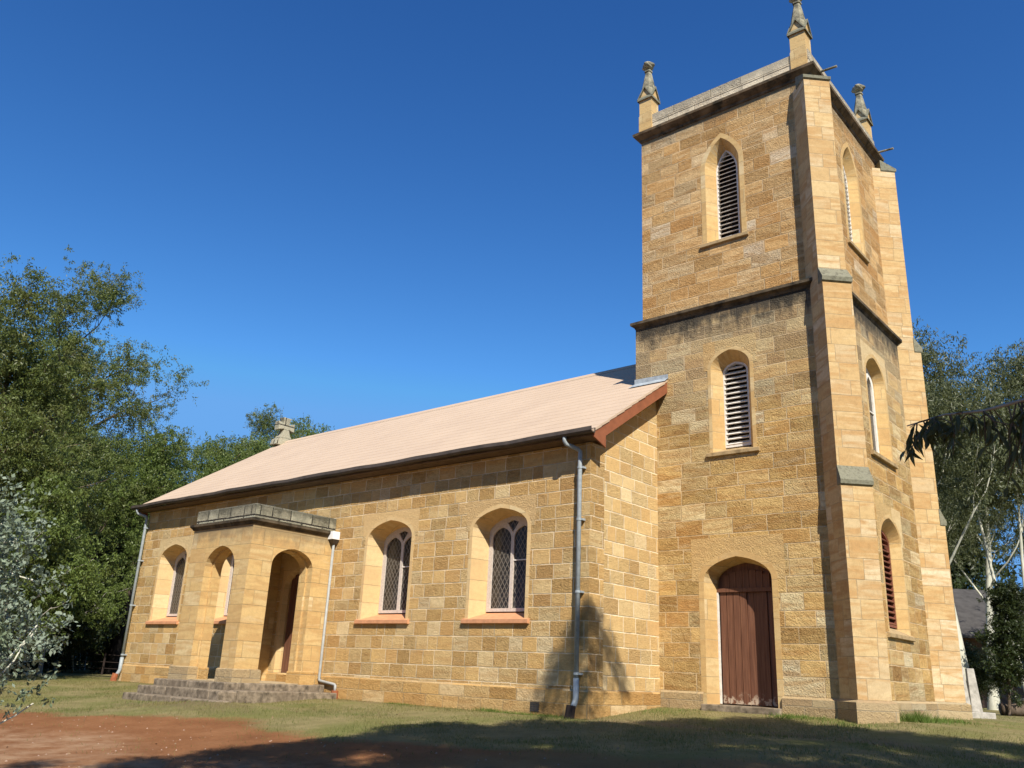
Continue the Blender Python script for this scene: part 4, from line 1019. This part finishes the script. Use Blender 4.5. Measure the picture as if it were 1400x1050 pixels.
# ------------------------------------------------------------------ tall gum beside the viewpoint: its crown shades the forecourt
def shade_gum():
    rg = np.random.default_rng(77)
    root = empty('gum_tree', (14.0,-10.3,gh(14.0,-10.3)), 'tall gum tree outside the picture whose leafy branch droops into view at right', 'tree')
    base = np.array((14.0,-10.3,gh(14.0,-10.3)))
    poly = [(-1.2,-8.3),(-1.0,-7.0),(-1.1,-4.6),(-.9,-2.3),(.7,-.9),(1.5,1.3),(3.4,1.4),(4.9,1.0),(6.8,1.6),(8.6,.5),(9,-2.5),(7,-4.2),(4,-6.4),(1.2,-7.9)]
    def inside(x, y):
        c = False; j = len(poly)-1
        for i in range(len(poly)):
            if (poly[i][1] > y) != (poly[j][1] > y) and x < (poly[j][0]-poly[i][0])*(y-poly[i][1])/(poly[j][1]-poly[i][1]) + poly[i][0]: c = not c
            j = i
        return c
    S = np.array(SUN)/SUN.z
    cl = []
    while len(cl) < 125:
        x, y = rg.uniform(-2,9), rg.uniform(-11,2)
        if inside(x, y) and all((x-a[0])**2 + (y-a[1])**2 > .34 for a in cl): cl.append((x, y))
        elif rg.random() < .003: cl.append((x, y)) if inside(x, y) else None
    C = []; RD = []
    for x, y in cl:
        h = rg.uniform(9.5, 12.6)
        C.append(np.array((x, y, gh(x, y))) + S*h); RD.append(rg.uniform(.42,.78))
    # clump whose shadow falls on the nave corner, and one in the lower left of the forecourt
    for (x, y, z, h, r) in ((.05,.0,1.72,9.6,.30),(.0,.25,1.45,9.9,.34),(-.25,.0,1.25,9.5,.34),(.0,.75,1.0,9.9,.34),(-.55,.0,.75,10.0,.36),(0,.25,.75,10.4,.42),(.0,1.1,.45,10.3,.34),(-.85,.0,.25,10.0,.36),(-.1,.0,.15,9.8,.45),(-1.9,-8.9,-.85,10.2,.4)):
        C.append(np.array((x, y, z)) + S*h); RD.append(r)
    for k in range(8):      # clumps over the low branch
        C.append(np.array((8.8 + rg.uniform(-.5,.6), -9.8 + rg.uniform(-.4,.4), 1.5)) + S*rg.uniform(7.5,9.5)); RD.append(.6)
    C = np.array(C); RD = np.array(RD)
    mb = MB()
    fork = np.array((13.6,-10.2,5.5)); mid = np.array((13.2,-10.2,7.6))
    mb.tube([base + (0,0,-.3), (13.95,-10.25,2.5), fork, mid, (12.9,-10.3,10.0), (12.8,-10.4,12.0)], [.42,.33,.27,.2,.12,.05], 12)
    order = rg.permutation(len(C)); hubs = []
    for k in range(12):
        c = C[order[k*len(C)//12]]; s0 = (fork, mid, np.array((12.9,-10.3,10.0)))[k % 3]
        m1 = s0*.5 + c*.5 + np.array((0,0,.5)); end = c - np.array((0,0,.5))
        pts = [s0, s0*.75+m1*.25+(0,0,.2), m1, m1*.5+end*.5+(0,0,.15), end]; mb.tube(pts, [.11,.09,.07,.05,.03], 7); hubs += pts[2:]
    hubs = np.array(hubs)
    for c in C:
        k = np.argmin(((hubs - c)**2).sum(1)); hb = hubs[k]
        mb.tube([hb, hb*.5 + c*.5 + (0,0,-.12), c], [.028,.02,.01], 5)
    # the low drooping branch
    br = [(13.8,-10.2,4.2),(12.3,-10.3,3.3),(10.9,-10.3,2.3),(9.95,-10.02,1.86),(9.40,-9.85,1.70),(9.17,-9.77,1.665),(8.99,-9.69,1.665),(8.81,-9.63,1.69),(8.62,-9.56,1.68)]
    mb.tube(br, [.07,.055,.035,.018,.012,.009,.007,.005,.003], 7)
    mb.build('trunk', M['bark_grey'], root, smooth=True).location = tuple(-base)
    cnt = (1350*(RD/.65)**2).astype(int); cnt[125:137] = (cnt[125:137]*.42).astype(int)
    me = leaf_mesh('crown', C, RD, cnt, .17, .05, rg, .5, .8, .5)
    link('crown', me, M['leaf_shade'], root).location = tuple(-base)
    # hanging leaves of the low branch
    V = []; F = []; tw = MB()
    bp = [np.array(p) for p in br[3:]]
    def at(t):
        x = t*(len(bp)-1); i = min(int(x), len(bp)-2); return bp[i] + (bp[i+1]-bp[i])*(x-i)
    starts = []
    for k in range(46):
        t = rg.uniform(.05,1.0); p = at(t)
        e = p + np.array((rg.normal()*.07, rg.normal()*.07, -rg.uniform(.03,.38)*(1 if t < .55 else .55))); tw.tube([p, p*.5+e*.5+(rg.normal()*.02,rg.normal()*.02,.01), e], [.004,.003,.0015], 4)
        for q in range(rg.integers(3,8)): starts.append(p + (e-p)*rg.uniform(.1,1.0))
    for p in starts:
        ln = rg.uniform(.06,.13); w = rg.uniform(.016,.026)
        d = np.array((rg.normal()*.5, rg.normal()*.5, -1.0)); d /= np.linalg.norm(d)
        s = np.cross(d, rg.normal(size=3)); s /= np.linalg.norm(s); cv = np.cross(d, s)*ln*.10
        P = [p, p + d*ln*.25 + s*w*.42 + cv*.6, p + d*ln*.55 + s*w*.45 + cv, p + d*ln, p + d*ln*.55 - s*w*.45 + cv, p + d*ln*.25 - s*w*.42 + cv*.6]
        b = len(V); V += [tuple(x) for x in P]; F.append(tuple(range(b, b+6)))
    me = bpy.data.meshes.new('foliage'); me.from_pydata(V, [], F)
    link('foliage', me, M['leaf_shade'], root).location = tuple(-base)
    tw.build('twig', M['bark_brown'], root).location = tuple(-base)
shade_gum()

# ------------------------------------------------------------------ grass, litter
def blades(name, n, sampler, hlo, hhi, w, mat, seed):
    rg = np.random.default_rng(seed); x, y, hs = sampler(rg, n); n = len(x); z = ground_h(x, y)
    h = rg.uniform(hlo, hhi, n)*hs; a = rg.uniform(0, 6.28, n); le = rg.normal(size=(n,2))*.45*h[:,None]
    dx, dy = np.cos(a)*w*.5, np.sin(a)*w*.5
    V = np.stack([np.stack([x-dx,y-dy,z-.005],-1), np.stack([x+dx,y+dy,z-.005],-1), np.stack([x+le[:,0],y+le[:,1],z+h],-1)], 1).reshape(-1,3)
    me = bpy.data.meshes.new(name); me.vertices.add(3*n); me.vertices.foreach_set('co', V.astype(np.float32).ravel())
    me.loops.add(3*n); me.loops.foreach_set('vertex_index', np.arange(3*n, dtype=np.int32))
    me.polygons.add(n); me.polygons.foreach_set('loop_start', np.arange(0,3*n,3,dtype=np.int32)); me.polygons.foreach_set('loop_total', np.full(n,3,np.int32))
    me.update(calc_edges=True)
    return tag(link(name, me, mat), kind='stuff')
def clear_of_building(x, y):
    inb = ((x > -L-.1) & (x < .1) & (y > -.08)) | ((x > -.1) & (x < TX+.1) & (y > YT-.1) & (y < YT+TD+.1)) | ((x > -10.55) & (x < -6.95) & (y > -3.3) & (y < 0)) | ((x > -10.35) & (x < -6.4) & (y > -3.68) & (y < -3.2))
    return ~inb
def lawn(rg, n):
    x = rg.uniform(-22, 9, n); y = rg.uniform(-9, 14, n)
    near = rg.random(n) < .8; y = np.where(near, rg.uniform(-8, 2.6, n), y)
    dm = dirt_mask(x, y) + rg.normal(size=n)*.35
    patch = np.sin(x*1.3+y)*np.sin(y*1.7-x*.6) + .6*np.sin(x*3.1)*np.sin(y*2.7) + rg.normal(size=n)*.5
    ok = clear_of_building(x, y) & ((dm < 0) | (rg.random(n) < .05)) & (patch > -.35) & ~((x > 5.5) & (y < -4))
    return x[ok], y[ok], np.ones(ok.sum())*(.75 + .35*np.clip(patch[ok],0,1))
M['grass'] = leaf_mat('dry_lawn_grass', (.13,.13,.038), (.31,.265,.11), (.11,.15,.035), trans=.3, rough=.7, spec=.15)
M['weed'] = leaf_mat('fresh_green_weeds', (.07,.13,.02), (.16,.24,.05), None, trans=.35, rough=.6, spec=.2)
blades('lawn_grass', 240000, lawn, .015, .06, .008, M['grass'], 3)
def weeds(rg, n):
    pts = [(4.75,3.6,.45,1.5),(5.0,4.6,.5,1.0),(4.75,3.35,.22,1.9),(3.3,2.42,.5,.6),(2.9,2.3,.35,.7),(4.2,1.8,.5,.6),(-1.5,-.14,.5,.6),(-2.3,-.12,.3,.8),(-.7,-.12,.3,.5),(.6,1.9,.5,.4),(-4.9,-.13,.4,.4)]
    i = rg.integers(0, len(pts), n); p = np.array(pts)[i]
    x = p[:,0] + rg.normal(size=n)*p[:,2]*.6; y = p[:,1] + rg.normal(size=n)*np.minimum(p[:,2]*.6, np.where(p[:,1] < 0, .05, 9))
    ok = clear_of_building(x, y) & ~((np.abs((x-TX)-(-(y-YT))) < .75) & (x - TX - (y - YT) < 1.0) & (x > TX - .6) & (y < YT + .6))
    return x[ok], y[ok], p[ok,3]
blades('weeds', 5200, weeds, .04, .13, .009, M['weed'], 9)
rg = np.random.default_rng(12); n = 520
x = rg.uniform(-14, 7, n); y = rg.uniform(-10, 1.5, n); ok = clear_of_building(x, y); x, y = x[ok], y[ok]
Cc = np.stack([x, y, ground_h(x, y) + .012], -1)
me = leaf_mesh('fallen_leaves', Cc, np.full(len(x), .012), np.full(len(x), 1), .055, .022, rg, 0, .2)
tag(link('fallen_leaves', me, leaf_mat('dry_fallen_leaves', (.12,.065,.03), (.34,.24,.14), None, trans=.1, rough=.8)), kind='stuff')
# pebbles on the bare earth
mb = MB(); rr = random.Random(8)
for i in range(300):
    x, y = rr.uniform(-12, 4), rr.uniform(-10, -4.5)
    if float(dirt_mask(x, y)) < .15: continue
    s = rr.uniform(.006,.022); z = gh(x, y)
    a = rr.uniform(0, 6.28)
    top = (x + rr.uniform(-.3,.3)*s, y + rr.uniform(-.3,.3)*s, z + s*.8)
    ring = [(x + s*math.cos(a + k*1.256)*rr.uniform(.7,1.3), y + s*math.sin(a + k*1.256)*rr.uniform(.7,1.3), z - .003) for k in range(5)]
    mb.add(ring + [top], [(k, (k+1) % 5, 5) for k in range(5)])
tag(mb.build('pebbles', simple('pale_pebble', (.36,.25,.18), .9, .3, 60)), kind='stuff')
